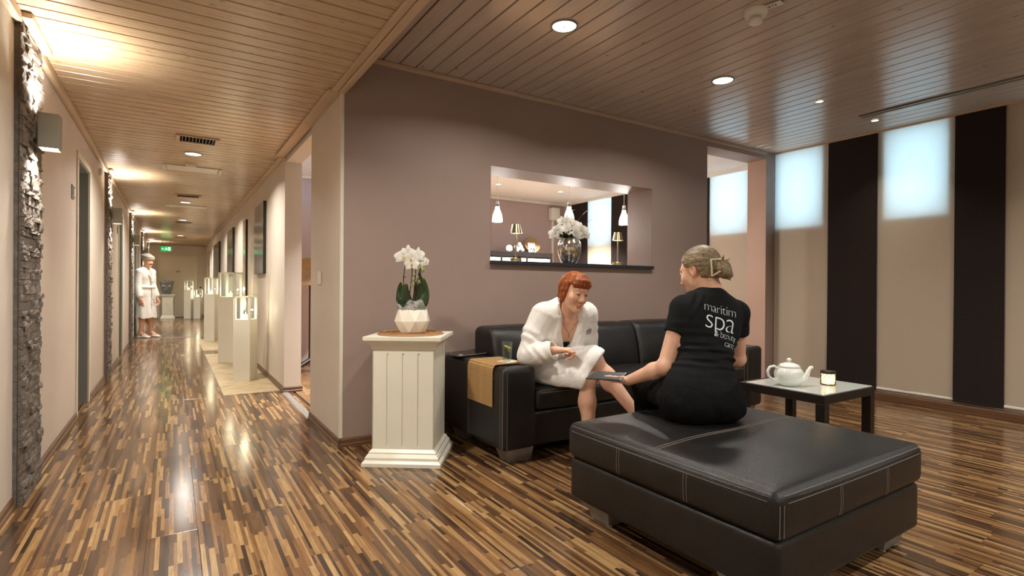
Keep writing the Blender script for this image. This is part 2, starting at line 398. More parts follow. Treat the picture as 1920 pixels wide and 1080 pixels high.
# window wall
WINS = [(-2.4, -1.9), (-1.28, -.78), (-.22, .28), (.9, 1.4), (2.017, 2.518), (3.143, 3.66), (4.03, 4.57), (5.25, 5.75), (6.44, 7.05)]
wz0, wz1 = 1.81, 2.665
ww = MB().box(XW, XW+.3, YB-.15, YR+.15, 0, wz0).box(XW, XW+.3, YB-.15, YR+.15, wz1, Z2+.1)
yy = [YB-.15]+[q for a in WINS for q in a]+[YR+.15]
for i in range(0, len(yy), 2): ww.box(XW, XW+.3, yy[i], yy[i+1], wz0, wz1)
struct(ww.build('wall_window', 'wall_cream'))
for i, (a, b) in enumerate(WINS):
    wn = struct(empty('window_%d' % (i+1), (XW+.14, (a+b)/2, wz0)))
    h = (b-a)/2; H = wz1-wz0
    MB().box(-.025, .025, -h, -h+.035, 0, H).box(-.025, .025, h-.035, h, 0, H).box(-.025, .025, -h, h, 0, .035).box(-.025, .025, -h, h, H-.035, H).build('window_frame', 'trim_white', wn)
    bx('pane', -.003, .003, -h+.035, h-.035, .035, H-.035, 'pane', wn)
# ceilings
cc = struct(bx('ceiling_corridor', -.95, XC, YB, YE+.1, Z1+.012, Z1+.05, 'dark_gap'))
BP = .115
def board(L, pitch, name, mat, parent, horiz):
    g = .005; w2 = pitch-g; m_ = MB(); prof = [(g, .013), (g, .004), (g+.002, 0), (w2-.002, 0), (w2, .004), (w2, .013)]
    if horiz == 'x': m_.prism([(a, b) for a, b in prof], 0, L, 'x')
    else: m_.prism([(a, b) for a, b in prof], 0, L, 'y')
    o = m_.build(name, mat, parent); me = o.data; bpy.data.objects.remove(o); return me
bme = board(XC-.02-XL+.03, BP, 'ceiling_board', 'board_corridor', cc, 'x')
n = 0; y = -1.0+.03
while y < YE:
    o = link('ceiling_board', bme, cc); o.location = (XL-.03, y, Z1); y += BP; n += 1
cl = struct(bx('ceiling_lounge', XC, XW+.1, YB, YW, Z2+.012, Z2+.06, 'dark_gap'))
LP = .1225
bl = board(YW-YB, LP, 'ceiling_board', 'board_lounge', cl, 'y')
x = 1.24-LP*2
while x < XW:
    o = link('ceiling_board', bl, cl); o.location = (x, YB, Z2); x += LP
# step between the two ceilings, flat timber strips and mouldings
struct(bx('trim_5', XC-.005, XC+.012, YB, YW+.0, Z1-.0, Z2+.02, 'trim_wood'))
struct(bx('trim_6', XC-.032, XC+.014, YB, YW+.004, Z1-.022, Z1-.001, 'trim_wood', bevel=.004))
struct(bx('trim_7', XC-.075, XC-.036, YB, 4.6, Z1-.016, Z1-.001, 'trim_wood', bevel=.003))
struct(bx('trim_8', XC-.10, XC-.012, YW+.006, 5.86, Z1-.02, Z1-.001, 'trim_wood', bevel=.003))
struct(bx('trim_9', XF-.05, XF, 5.86, YE, Z1-.03, Z1-.001, 'trim_wood', bevel=.004))
struct(bx('trim_10', XC+.012, XW-.2, YW-.028, YW, Z2-.035, Z2-.001, 'trim_wood_x', bevel=.006))
STN = [(3.50, 3.98), (7.66, 8.12), (11.75, 12.25), (15.9, 16.4), (19.6, 20.05)]
yy = [YB]+[q for a in STN for q in a]+[YE]
for i in range(0, len(yy), 2):
    struct(bx('trim_%d' % (11+i//2), XL, XL+.035, yy[i], yy[i+1], Z1-.055, Z1-.001, 'trim_wood', bevel=.008))
for a, b in STN: struct(bx('trim_18', XL+.03, XL+.075, a-.02, b+.02, Z1-.03, Z1-.001, 'trim_wood', bevel=.006))
# baseboards (stepped profile)
bn = [0]
def baseb(side, p0, p1, nx, ny):
    """p0->p1 along the wall foot, (nx,ny) points into the room"""
    prof = [(0, 0), (.016, 0), (.016, .018), (.011, .024), (.011, .048), (.004, .058), (0, .058)]
    o = MB().rings([[(p[0]+nx*a, p[1]+ny*a, b) for a, b in prof] for p in (p0, p1)]).build('baseboard_'+side, 'baseboard'); return struct(o)
yy = [YB]+sorted([q for a in STN for q in a]+[q for d in DOORS for q in (d[0]-.05, d[1]+.05)])+[YE]
for i in range(0, len(yy)-1, 2):
    if yy[i+1]-yy[i] > .02: baseb('left', (XL+.002, yy[i]), (XL+.002, yy[i+1]), 1, 0)
baseb('right', (XC-.012, YW-.014), (XC-.012, 4.62), -1, 0); baseb('right', (XC-.012, 4.62), (XC+.145, 4.62), 0, 1)
baseb('right', (XF, 5.85), (XF, YE), -1, 0); baseb('right', (XF-.014, 5.86), (XF+.18, 5.86), 0, -1)
baseb('back', (XC-.026, YW), (PX0, YW), 0, -1); baseb('back', (PX1, YW), (XW, YW), 0, -1)
baseb('window', (XW, YB), (XW, YW), -1, 0); baseb('window', (XW, YW+.3), (XW, YR), -1, 0); baseb('far', (XC+.17, YR), (XW, YR), 0, -1); baseb('end', (XL, YE), (XF, YE), 0, -1)
baseb('rear', (XL, YB), (XW, YB), 0, 1)
struct(bx('trim_19', XW-.09, XW-.0, YB, YW, 0.0, .07, 'baseboard', bevel=.004))
struct(tag(MB().rings([[(XC-.03, 4.62, 0), (XC-.02, 4.62, .006), (XC+.02, 4.62, .006), (XC+.03, 4.62, 0)], [(XC-.03, 5.845, 0), (XC-.02, 5.845, .006), (XC+.02, 5.845, .006), (XC+.03, 5.845, 0)]]).build('trim_20', 'steel'), 'pale metal threshold strip in the doorway'))
struct(bx('trim_21', XL, XC-.03, 13.02, 13.06, 0, .004, 'steel'))
# travertine floor panels set along the right wall
for i, (a, b, lab) in enumerate([(6.0, 9.66, 'long beige travertine floor panel under the nearest candle pillars'), (10.24, 12.35, 'farther beige travertine floor panel beyond the wooden strip')]):
    tag(MB().rings([[(.43, a, 0), (XF-.016, a, 0), (XF-.016, b, 0), (.43, b, 0)], [(.432, a+.004, .005), (XF-.017, a+.004, .005), (XF-.017, b-.004, .005), (.432, b-.004, .005)]]).build('floor_panel', 'travertine'), lab, 'floor panel')
# stone cladding strips
def stone_mesh(w, h, d, seed):
    r = random.Random(seed); nu = 4 if w > .09 else 3; nv = 2
    V = []; F = []
    for j in range(nv+1):
        for i in range(nu+1):
            x = d*(.75+.4*r.random()) if (0 < i < nu or 0 < j < nv) else d*(.6+.3*r.random())
            V.append((x, w*i/nu, h*j/nv))
    k = len(V)
    for j in range(nv):
        for i in range(nu):
            a = j*(nu+1)+i; F.append((a, a+1, a+nu+2, a+nu+1))
    bd = [i for i in range(nu+1)]+[j*(nu+1)+nu for j in range(1, nv+1)]+[nv*(nu+1)+i for i in range(nu-1, -1, -1)]+[j*(nu+1) for j in range(nv-1, 0, -1)]
    for b in bd: V.append((0, V[b][1], V[b][2]))
    for q in range(len(bd)):
        F.append((bd[q], k+q, k+(q+1) % len(bd), bd[(q+1) % len(bd)]))
    return V, F
for ci, (a, b) in enumerate(STN):
    where = ['nearest grey stacked stone strip on the left corridor wall, behind the largest wall lamp', 'second grey stacked stone strip on the left wall, beyond the first doorway',
             'third stacked stone strip on the left wall, just before the standing person', 'fourth stacked stone strip, lit column behind the standing person\'s head', 'farthest stacked stone strip, beside the end wall'][ci]
    st = empty('stone_cladding', (XL+.001, a, 0), 0, where, 'stone wall')
    bx('backing_board', 0, .022, 0, b-a, 0, Z1-.03, 'slate', st)
    z = .0; r = random.Random(ci*9+1); J = MB(); num = 0
    while z < Z1-.05:
        h = min(r.choice([.022, .028, .036, .046]), Z1-.03-z); y = 0
        while y < b-a-.01:
            w_ = min(r.choice([.06, .09, .13, .19]), b-a-y)
            if b-a-y-w_ < .05: w_ = b-a-y
            V, F = stone_mesh(w_-.002, h-.002, r.uniform(.008, .026), num+ci*500)
            if ci == 0:
                o = MB().add(V, F).build('stone', 'slate', st, smooth=None); o.location = (.02, y, z)
            else: J.add([(v[0]+.02, v[1]+y, v[2]+z) for v in V], F)
            y += w_; num += 1
        z += h
    if ci: J.build('stones', 'slate', st)['kind'] = 'stuff'
# cream and black fabric panels in front of the windows
BL = [(3.05, 3.675, 'c'), (2.58, 3.06, 'b'), (1.94, 2.58, 'c'), (1.60, 1.95, 'b'), (.96, 1.60, 'c'), (.5, .97, 'b'), (-.15, .5, 'c'), (-.6, -.14, 'b'), (-1.24, -.6, 'c'), (-1.7, -1.23, 'b'), (-2.9, -1.7, 'c')]
BN = [(4.0, 4.585, 'c'), (4.58, 5.05, 'b'), (5.05, 5.8, 'c'), (5.8, 6.10, 'c'), (6.08, 6.45, 'b'), (6.44, 7.05, 'c'), (7.04, 7.50, 'b')]
labs = {0: 'cream blind panel with lit top at the left end of the window wall', 1: 'black blind panel left of the widest glowing cream one', 2: 'cream blind panel with a bright lit top between two black panels',
        3: 'black blind panel nearest the right edge of the photo', 4: 'cream blind panel cut by the right edge of the photo'}
for i, (a, b, c) in enumerate(BL+BN):
    nx_ = i >= len(BL); j = i-len(BL)
    zt = ZN-.05 if nx_ else Z2-.013; zb = .11 if c == 'c' else .10
    X0 = 6.0 if c == 'c' else 5.985
    lab = labs.get(i) if not nx_ else {0: 'glowing cream blind panel seen through the doorway right of the lounge wall', 5: 'bright glowing cream blind panel seen through the wall opening beside the vase', 6: 'black blind panel behind the white flowers of the vase', 4: 'black blind panel behind the right brass lamp', 1: 'narrow sliver of black blind at the left side of the doorway'}.get(j, 'cream blind panel of the next room hidden behind the lounge wall, %s of two' % ('nearer' if j == 2 else 'farther'))
    if lab is None: lab = 'lounge blind panel outside the photo, %s past its right edge' % ['', '', '', '', '', 'first', 'second', 'third', 'fourth', 'fifth', 'last'][i]
    t = empty('panel_blind', (X0, (a+b)/2, zb), 0, lab, 'blind', 'fabric panels in front of the windows')
    hw = (b-a)/2; nseg = 10; V = []; ph = random.random()*6
    for kz in range(13):
        for ky in range(nseg+1):
            y = -hw+2*hw*ky/nseg; z = (zt-zb)*kz/12
            V.append((.004*sin(5*y/hw+ph)*(1-kz/12)+.003*sin(ky+kz*.7+ph)*(1-kz/12), y, z))
    F = [(kz*(nseg+1)+ky, kz*(nseg+1)+ky+1, (kz+1)*(nseg+1)+ky+1, (kz+1)*(nseg+1)+ky) for kz in range(12) for ky in range(nseg)]
    f = MB().add(V, F).build('fabric', 'blind_cream' if c == 'c' else 'blind_black', t, smooth=180, fix=False)
    bx('weight_bar', -.008, .008, -hw, hw, -.012, .008, 'plastic_white' if c == 'c' else 'blind_black', t, bevel=.003)
struct(MB().box(5.97, 6.02, YB+.1, YW-.001, Z2-.013, Z2-.0005).build('trim_22', 'trim_wood'))
struct(tag(MB().box(5.965, 5.985, YW+.3, YR-.01, ZN-.045, ZN).box(5.995, 6.01, YW+.3, YR-.01, ZN-.045, ZN).box(5.96, 6.02, YW+.3, YR-.01, ZN-.05, ZN-.044).build('trim_23', 'plastic_white'), 'white blind track in the next room'))
struct(tag(MB().box(5.29, 5.36, YB, 2.44, Z2-.006, Z2-.001).box(5.29, 5.305, YB, 2.44, Z2-.014, Z2-.001).box(5.345, 5.36, YB, 2.44, Z2-.014, Z2-.001).build('trim_24', 'sconce_grey'), 'grey recessed track along the lounge ceiling'))
# ------------------------------------------------------------ lights of the place and added unseen ones
def downlight(x, y, z, r, label, power, big=True, group=None, col=(1, .94, .86)):
    t = empty('ceiling_downlight' if big else 'halogen_spot', (x, y, z), 0, label, 'ceiling light', group)
    MB().lathe([(r*.86, -.001), (r, -.001), (r*1.0, -.006), (r*.9, -.009), (r*.86, -.006)], n=40).build('bezel', 'steel' if big else 'chrome', t, smooth=40)
    MB().lathe([(r*.87, -.001), (r*.87, -.006)], n=40).build('diffuser', 'lamp_glow' if big else 'lamp_warm', t)
    if big: MB().lathe([(.005, -.006), (.005, -.009)], n=10).build('centre_screw', 'steel', t)
    light('lamp', 'AREA', (0, 0, -.012), power, col, t, shape='DISK', size=r*1.6, spread=radians(150 if big else 95))
    return t
PL_ = 1.0
K_COR, K_LNG, K_HAL, K_SC, K_NXT = 38*PL_, 22*PL_, 3.5*PL_, 17*PL_, 110*PL_
for i, (y, lab) in enumerate([(-1.2, 'corridor ceiling light behind the camera'), (2.4, 'corridor ceiling light just above the frame, near the camera'), (6.312, 'nearest bright round corridor ceiling light beside the slatted vent'), (10.1, 'second round corridor ceiling light past the white hatch'),
                  (12.9, 'third round corridor ceiling light'), (17.05, 'farthest round corridor ceiling light')]):
    downlight(.17, y, Z1, .083, lab, K_COR*(1.0 if y < 12 else 0.75 if y < 15 else 2.0), group='corridor ceiling lights')
for x, y, lab in [(2.0, 2.58, 'round bright ceiling light above the sofa, left of the smoke detector'), (3.533, 2.59, 'second round bright ceiling light, farther right over the lounge'),
                  (2.0, -.2, 'added lounge fill light outside the frame, beside the left wall, behind the camera'), (3.533, -.2, 'added lounge fill light outside the frame, directly right of the camera'), (5.0, -.2, 'added lounge fill light outside the frame, far right of the camera'), (2.0, -2.2, 'added lounge fill light outside the frame, rearmost on the left'), (4.2, -2.2, 'added lounge fill light outside the frame, rearmost on the right')]:  # the lights out of frame are added to raise the lounge brightness
    downlight(x, y, Z2, .083, lab, K_LNG, group='lounge ceiling lights')
for x, y, lab in [(4.603, 2.43, 'small sparkling halogen spot in the lounge ceiling, left one'), (5.551, 2.42, 'small sparkling halogen spot at the end of the grey ceiling track'), (4.6, .9, 'halogen spot outside the frame, farther from the blinds'), (5.5, .9, 'halogen spot outside the frame, nearer the blinds')]:
    downlight(x, y, Z2, .032, lab, K_HAL, False, 'small halogen spots')
for x, y, lab in [(4.04, 6.76, 'small white room spot seen above the left pendant lamp'), (5.17, 6.73, 'small white room spot seen left of the middle pendant cord'), (2.2, 5.6, 'next room spot behind the mauve wall')]:
    downlight(x, y, ZN, .045, lab, K_NXT, False, 'small spots in the white ceiling', (1, .98, .97))
# sconces
sc0 = None
def sconce(y, label):
    t = empty('wall_sconce', (XL+.04, y, 1.815), 0, label, 'wall lamp', 'up and down wall lamps on the stone strips')
    b = MB(); W, D, H = .055, .105, .185
    b.box(.02, D, -W, -W+.003, 0, H).box(.02, D, W-.003, W, 0, H).box(.02, .023, -W, W, 0, H)
    V = [(D-.001, -W, 0), (D+.006, 0, 0), (D-.001, W, 0), (D-.001, -W, H), (D+.006, 0, H), (D-.001, W, H), (D-.004, -W, 0), (D-.004, W, 0), (D-.004, -W, H), (D-.004, W, H)]
    b.add(V, [(0, 1, 4, 3), (1, 2, 5, 4), (6, 8, 9, 7), (0, 3, 8, 6), (2, 7, 9, 5), (0, 6, 7, 2, 1), (3, 4, 5, 9, 8)])
    b.build('lamp_body', 'sconce_grey', t, bevel=.002)
    bx('mounting_plate', -.03, .022, -.03, .03, .05, .135, 'sconce_grey', t)
    bx('glass_cover', .024, D-.004, -W+.004, W-.004, .012, .018, 'lamp_warm', t); bx('glass_cover', .024, D-.004, -W+.004, W-.004, H-.018, H-.012, 'lamp_warm', t)
    light('lamp_up', 'SPOT', (.07, 0, H-.008), K_SC*6.5, (1, .95, .88), t, spot_size=radians(150), spot_blend=1.0, shadow_soft_size=.025, dir=(-.12, 0, 1))
    light('lamp_down', 'SPOT', (.07, 0, .008), K_SC*4, WARM, t, spot_size=radians(130), spot_blend=1.0, shadow_soft_size=.025, dir=(-.12, 0, -1))
    return t
for y, lab in [(3.75, 'nearest grey wall lamp, large on the first stone strip'), (7.89, 'second grey wall lamp along the left corridor wall'), (12.0, 'third grey wall lamp, before the standing person'), (16.15, 'fourth grey wall lamp, small beside the towel turban'), (19.8, 'farthest grey wall lamp near the exit sign')]:
    sconce(y, lab)

# ------------------------------------------------------------ corridor ceiling fittings
def vent(y, label, s=1.0):
    t = empty('air_vent', (.188, y, Z1), 0, label, 'air vent', 'slatted vents in the corridor ceiling'); w, d = .15, .12
    MB().box(-w-.02, w+.02, -d-.01, -d+.012, -.012, -.0005).box(-w-.02, w+.02, d-.012, d+.01, -.012, -.0005).box(-w-.02, -w+.012, -d, d, -.012, -.0005).box(w-.012, w+.02, -d, d, -.012, -.0005).build('frame', 'trim_wood', t, bevel=.002)
    bx('backing', -w, w, -d, d, -.003, -.0005, 'vent_shade', t)  # near-black sheet painted in for the shade between the slats
    for i in range(10):
        o = bx('slat', -.0022, .0022, -d+.01, d-.01, -.0095, -.0055, 'steel', t); o.location.x = -w+.03+i*.0268
    return t
M['vent_shade'] = simple('vent_shade', (.004, .004, .004, 1), .95, spec=.05)
vent(5.68, 'nearest slatted ceiling vent in front of the first corridor light'); vent(9.35, 'second slatted ceiling vent, past the white hatch'); vent(13.4, 'third small slatted ceiling vent'); vent(17.7, 'farthest tiny slatted ceiling vent')
for i, (y, lab) in enumerate([(7.13, 'white ceiling hatch panel with a small detector on its near edge'), (10.6, 'second pale ceiling hatch, foreshortened beyond the second light')]):
    t = empty('ceiling_hatch', (.19, y, Z1), 0, lab, 'hatch')
    bx('panel', -.25, .25, -.14, .14, -.012, -.0005, 'trim_white', t, bevel=.003); bx('end_strip', -.29, -.255, -.145, .145, -.016, -.0005, 'trim_white', t, bevel=.002); bx('end_strip', .255, .29, -.145, .145, -.016, -.0005, 'trim_white', t, bevel=.002)
t = empty('detector_box', (.165, 6.9, Z1-.0005), 0, 'small beige detector box on the near edge of the ceiling hatch', 'detector')
MB().rings([[(-.055, -.06, -.001), (.055, -.06, -.001), (.055, .06, -.001), (-.055, .06, -.001)], [(-.05, -.05, -.035), (.05, -.05, -.035), (.05, .06, -.035), (-.05, .06, -.035)]]).build('housing', 'trim_white', t, bevel=.004)
bx('sensor_grille', -.032, .032, .062, .064, -.03, -.012, 'plastic_dark', t)
for k in range(4): bx('grille_bar', -.03+k*.018, -.024+k*.018, .0605, .066, -.03, -.012, 'trim_white', t)
# smoke detector with ID plate
t = empty('smoke_detector', (2.80, 1.84, Z2), 0, 'white round smoke detector on the lounge ceiling at top right', 'smoke detector')
MB().lathe([(.054, -.0005), (.057, -.012), (.05, -.03), (.04, -.034)], n=36).build('base', 'plastic_white', t, smooth=50)
MB().lathe([(.027, -.034), (.027, -.05)], n=28).build('sensor_chamber', 'plastic_dark', t, smooth=50)
for k in range(3): MB().lathe([(.026, -.0362-k*.005), (.030, -.0362-k*.005), (.030, -.0385-k*.005), (.026, -.0385-k*.005)], n=28).build('rib', 'plastic_white', t, smooth=50)
MB().lathe([(.032, -.05), (.034, -.056), (.03, -.066), (.012, -.069)], n=28).build('cap', 'plastic_white', t, smooth=50)
pt = MB().box(.03, .125, -.022, .022, -.010, -.007).build('number_plate', 'plastic_white', t); pt.rotation_euler = (0, 0, radians(-80)); t.scale = (1.15,)*3
def textobj(name, body, size, mat, parent, off=0, extr=.0004, align='CENTER', sp=1):
    cu = bpy.data.curves.new(name, 'FONT'); cu.body = body; cu.size = size; cu.offset = off; cu.extrude = extr; cu.align_x = align; cu.align_y = 'CENTER'; cu.space_character = sp
    o = bpy.data.objects.new('tmp', cu); COL.objects.link(o); bpy.context.view_layer.update()
    me = bpy.data.meshes.new_from_object(o.evaluated_get(bpy.context.evaluated_depsgraph_get())); bpy.data.objects.remove(o)
    me.materials.clear(); me.materials.append(M[mat]); return link(name, me, parent)
M['ink'] = simple('dark_ink', hexc(50, 48, 48), .6)
tx = textobj('plate_number', '373', .03, 'ink', pt); tx.location = (.08, 0, -.0105); tx.rotation_euler = (pi, 0, radians(0))
# exit sign
EX = empty('exit_sign', (-.17, 19.0, 2.155), 0, 'green lit emergency exit sign hanging at the far end of the corridor', 'exit sign')
bx('sign_body', -.18, .18, -.018, .018, -.095, .095, 'exit_green', EX); bx('top_rail', -.19, .19, -.025, .025, .095, .13, 'sconce_grey', EX)
MB().cyl((-.12, 0, .12), (-.12, 0, .3655), .006).cyl((.12, 0, .12), (.12, 0, .3655), .006).build('hanger', 'steel', EX)
MB().box(.07, .15, -.0205, -.018, -.07, .07).build('door_mark', 'exit_white', EX)
mm = MB(); y0, y1 = -.0205, -.018
mm.prism([(-.02, .05), (.0, .068), (.02, .05), (0, .035)], y0, y1, 'y').prism([(-.02, .03), (.02, .03), (.03, -.02), (.06, -.03), (.06, -.045), (.015, -.038), (0, -.01), (-.02, -.045), (-.055, -.07), (-.062, -.058), (-.03, -.03)], y0, y1, 'y').prism([(.02, .03), (.05, .01), (.045, .0), (.015, .012)], y0, y1, 'y')
mm.build('running_figure', 'exit_white', EX)
MB().prism([(-.15, .0), (-.11, .04), (-.11, .015), (-.075, .015), (-.075, -.015), (-.11, -.015), (-.11, -.04)], y0, y1, 'y').build('arrow', 'exit_white', EX)
EX.scale = (.74,)*3
light('lamp', 'AREA', (0, -.03, -.0), .2, (.15, 1, .3), EX, shape='RECTANGLE', size=.34, size_y=.18, dir=(0, -1, 0))
# door signs, switches, wall bits
for i, (y, z, lab) in enumerate([(5.33, 1.81, 'small square metal door sign before the first left doorway'), (9.3, 1.86, 'small metal door sign before the second left doorway')]):
    t = empty('door_sign', (XL+.002, y, z), 0, lab, 'sign')
    bx('plate', 0, .004, -.05, .05, -.055, .055, 'steel', t, bevel=.001)
    for sy, sz in ((-.038, .038), (.038, .038), (-.038, -.038), (.038, -.038)):
        MB().cyl((.004, sy, sz), (.012, sy, sz), .006, n=12).build('stud', 'chrome', t, smooth=40)
    MB().box(.004, .005, -.02, .02, -.02, .025).build('symbol', 'ink', t)
t = empty('light_switch', (XC-.014, 4.28, 1.17), 0, 'cream light switch on the pale pillar left of the mauve wall', 'light switch')
bx('plate', -.008, 0, -.04, .04, -.06, .04, 'plastic_white', t, bevel=.003); bx('rocker', -.013, -.008, -.028, .028, -.02, .03, 'plastic_white', t, bevel=.002); bx('lower_button', -.012, -.008, -.02, .01, -.05, -.03, 'plastic_white', t)
t = empty('light_switch', (.80, YE, 1.0), 0, 'small light switch beside the far corridor door', 'light switch')
bx('plate', -.04, .04, -.01, 0, -.06, .06, 'plastic_white', t, bevel=.003); bx('rocker', -.025, .025, -.014, -.01, -.03, .03, 'plastic_dark', t)
t = empty('emergency_lamp', (XL+.001, 7.1, 2.28), 0, 'small white wall box under the corridor crown moulding', 'wall box')
MB().sph((.01, 0, 0), .03, sc=(.6, .6, 1.4)).build('housing', 'plastic_white', t, smooth=60)
# pictures on the right wall
def pmat(name, stops, sc):
    t = NT(name); p = t.obj(); n_ = t.noise(t.map(p, sc), 3, 6, .6, 1.5).outputs[0]; t.set(Base_Color=t.ramp(n_, stops), Roughness=.15); return t.m
M['pic_a'] = pmat('dark_blue_print', [(.3, hexc(20, 22, 26)), (.5, hexc(60, 66, 74)), (.62, hexc(130, 130, 128)), (.7, hexc(30, 32, 38))], (1, 2, 3))
M['pic_b'] = pmat('beige_print', [(.3, hexc(170, 150, 125)), (.7, hexc(215, 200, 175))], (1, 1, 1))
for y0, y1, z0, z1, d, mt, edge, lab in [(7.14, 7.97, 1.24, 2.13, .035, 'pic_a', 'plastic_dark', 'dark glossy picture with pale figures, nearest on the right corridor wall'),
        (9.06, 9.40, .9, 2.1, .03, 'pic_b', 'dark_wood', 'tall beige picture with brown edge behind the candle pillars'),
        (11.1, 12.25, 1.31, 2.16, .035, 'pic_a', 'plastic_dark', 'dark picture in the middle of the right corridor wall'),
        (14.55, 16.7, 1.28, 2.14, .035, 'pic_a', 'plastic_dark', 'long dark picture far down the right corridor wall'), (18.2, 19.2, 1.28, 2.1, .03, 'pic_b', 'door_white', 'pale picture farthest on the right corridor wall')]:
    t = empty('wall_picture', (XF-.001, y0, z0), 0, lab, 'picture', 'pictures on the right corridor wall')
    bx('picture_frame', -d+.003, 0, 0, y1-y0, 0, z1-z0, edge, t); bx('print', -d, -d+.003, .001, y1-y0-.001, .001, z1-z0-.001, mt, t)

# ------------------------------------------------------------ candle pillars
flame_l = [0]
def candle_pillar(x, y, rz, w, hb, hl, label, lamp=True):
    t = empty('candle_pillar', (x, y, .005), rz, label, 'lantern', 'white candle lantern pillars in the corridor'); a = w/2
    bx('column', -a, a, -a, a, 0, hb, 'white_paint', t, bevel=.002)
    p = .026; fr = MB()
    for sx in (-1, 1):
        for sy in (-1, 1): fr.box(min(sx*a, sx*(a-p)), max(sx*a, sx*(a-p)), min(sy*a, sy*(a-p)), max(sy*a, sy*(a-p)), hb, hb+hl)
    for z in (hb+hl-.018, ): p2 = p; p = .018; fr.box(-a, a, -a, -a+p, z, z+p).box(-a, a, a-p, a, z, z+p).box(-a, -a+p, -a, a, z, z+p).box(a-p, a, -a, a, z, z+p)
    p = p2; fr.build('lantern_frame', 'white_paint', t)
    for k in range(4):
        g = bx('pane', -a+p, a-p, -a+p/2, -a+p/2+.002, hb+.001, hb+hl-.018, 'pane', t); g.rotation_euler = (0, 0, k*pi/2)
    c = MB().lathe([(.026, 0), (.026, .05), (.02, .048)], n=20).build('candle', 'candle_wax', t, smooth=40); c.location = (0, 0, hb+.001)
    MB().lathe([(.001, .045), (.006, .056), (.004, .068), (.0008, .078)], n=8).build('flame', 'flame', c, smooth=60)
    if lamp: light('candle_light', 'POINT', (0, 0, hb+.10), 2.8, (1, .80, .55), t, shadow_soft_size=.012)
t_ = NT('candle_wax'); t_.set(Base_Color=(.95, .86, .7, 1), Roughness=.5, Emission_Color=(1, .75, .45, 1), Emission_Strength=.9); M['candle_wax'] = t_.m
candle_pillar(.712, 6.85, radians(-31), .19, .70, .265, 'white candle pillar nearest the camera on the beige floor panel')
candle_pillar(.70, 8.60, radians(-31), .23, .925, .345, 'tallest white candle pillar, second from the camera')
candle_pillar(.86, 9.45, radians(-31), .19, .70, .24, 'low candle pillar half hidden behind the tallest pillar')
candle_pillar(.64, 11.95, radians(-25), .19, .91, .32, 'slim white candle pillar at the left end of the near group')
candle_pillar(.44, 20.0, radians(-25), .20, .92, .30, 'taller white candle pillar in front of the far corridor door')
candle_pillar(.70, 19.9, radians(-25), .20, .70, .24, 'shorter white candle pillar by the far corridor door')

# ------------------------------------------------------------ pedestals
def pedestal(x, y, rz, W, H, label, flutes=3):
    t = empty('pedestal', (x, y, 0), rz, label, 'pedestal'); a = W/2; s = a*.79
    def ring(r, z): return [(-r, -r, z), (r, -r, z), (r, r, z), (-r, r, z)]
    MB().rings([ring(r, z) for r, z in [(a, 0), (a, .022), (a*.985, .026), (a*.96, .033), (a*.93, .036), (a*.93, .052), (a*.89, .066), (a*.86, .071), (a*.86, .080), (s, .098)]]).build('plinth', 'white_paint', t, bevel=.0015)
    MB().rings([ring(r, H-z) for r, z in [(s, .085), (s*1.03, .08), (s*1.04, .066), (a*.89, .045), (a*.91, .036), (a*.97, .028), (a*.985, .022), (a*.985, .0)]]).build('capital', 'white_paint', t, bevel=.0015)
    # fluted shaft: grooves with rounded ends on all four faces
    m_ = MB(); m_.box(-s+.006, s-.006, -s+.006, s-.006, .09, H-.08).build('shaft_core', 'white_paint', t)
    g = .007; xs = [-s]; 
    cs = [-s+2*s*(k+1)/(flutes+1) for k in range(flutes)]
    edges = [-s]+[q for c in cs for q in (c-g, c+g)]+[s]
    for side in range(4):
        m_ = MB()
        for i in range(0, len(edges), 2): m_.box(edges[i], edges[i+1], -s, -s+.0065, .09, H-.08)
        for c in cs: m_.box(c-g, c+g, -s, -s+.0065, .09, .115).box(c-g, c+g, -s, -s+.0065, H-.105, H-.08)
        o = m_.build('fluted_face', 'white_paint', t); o.rotation_euler = (0, 0, side*pi/2)
    return t
pedestal(1.306, 3.28, radians(-35), .485, .79, 'white fluted pedestal carrying the orchid in front of the mauve wall')
pedestal(-.13, 20.5, radians(0), .40, .77, 'small white fluted pedestal under the grey stone face at the far corridor end')
# stone face planter
t = empty('face_planter', (-.16, 20.45, .77), 0, 'grey stone face planter on the far pedestal', 'sculpture')
M['stone_pale'] = simple('pale_stone', hexc(190, 188, 182), .8, var=.15, scale=20)
M['grey_stone'] = simple('grey_stone', hexc(120, 120, 118), .8, var=.35, scale=25, bumps=.4, bscale=60, bdist=.004)
prof = [(.10, 0), (.125, .06), (.155, .16), (.175, .28), (.185, .37), (.19, .44), (.17, .445), (.16, .40)]
h_ = MB().lathe(prof, n=32); h_.build('head', 'grey_stone', t, smooth=60)
mm = MB().sph((0, -.175, .23), .035, sc=(.6, 1, 1.8)); mm.sph((0, -.185, .175), .034, sc=(1.1, .9, .7)); mm.build('nose', 'grey_stone', t, smooth=60)
for s_ in (-1, 1):
    e_ = MB().sph((s_*.075, -.158, .275), .040, sc=(1.2, .6, .75)).build('eye', 'stone_pale', t, smooth=60); MB().sph((s_*.075, -.176, .272), .018, sc=(1, .6, 1)).build('pupil', 'grey_stone', e_, smooth=60)
    MB().tube([(s_*.02, -.185, .31), (s_*.075, -.178, .345), (s_*.135, -.135, .31)], .015).build('eyebrow', 'grey_stone', t, smooth=60)
MB().tube([(-.055, -.135, .105), (0, -.155, .115), (.055, -.135, .105)], [.012, .02, .012]).build('mouth', 'grey_stone', t, smooth=60)
MB().lathe([(.19, .37), (.205, .375), (.205, .42), (.19, .425)], n=32).build('headband', 'grey_stone', t, smooth=40)

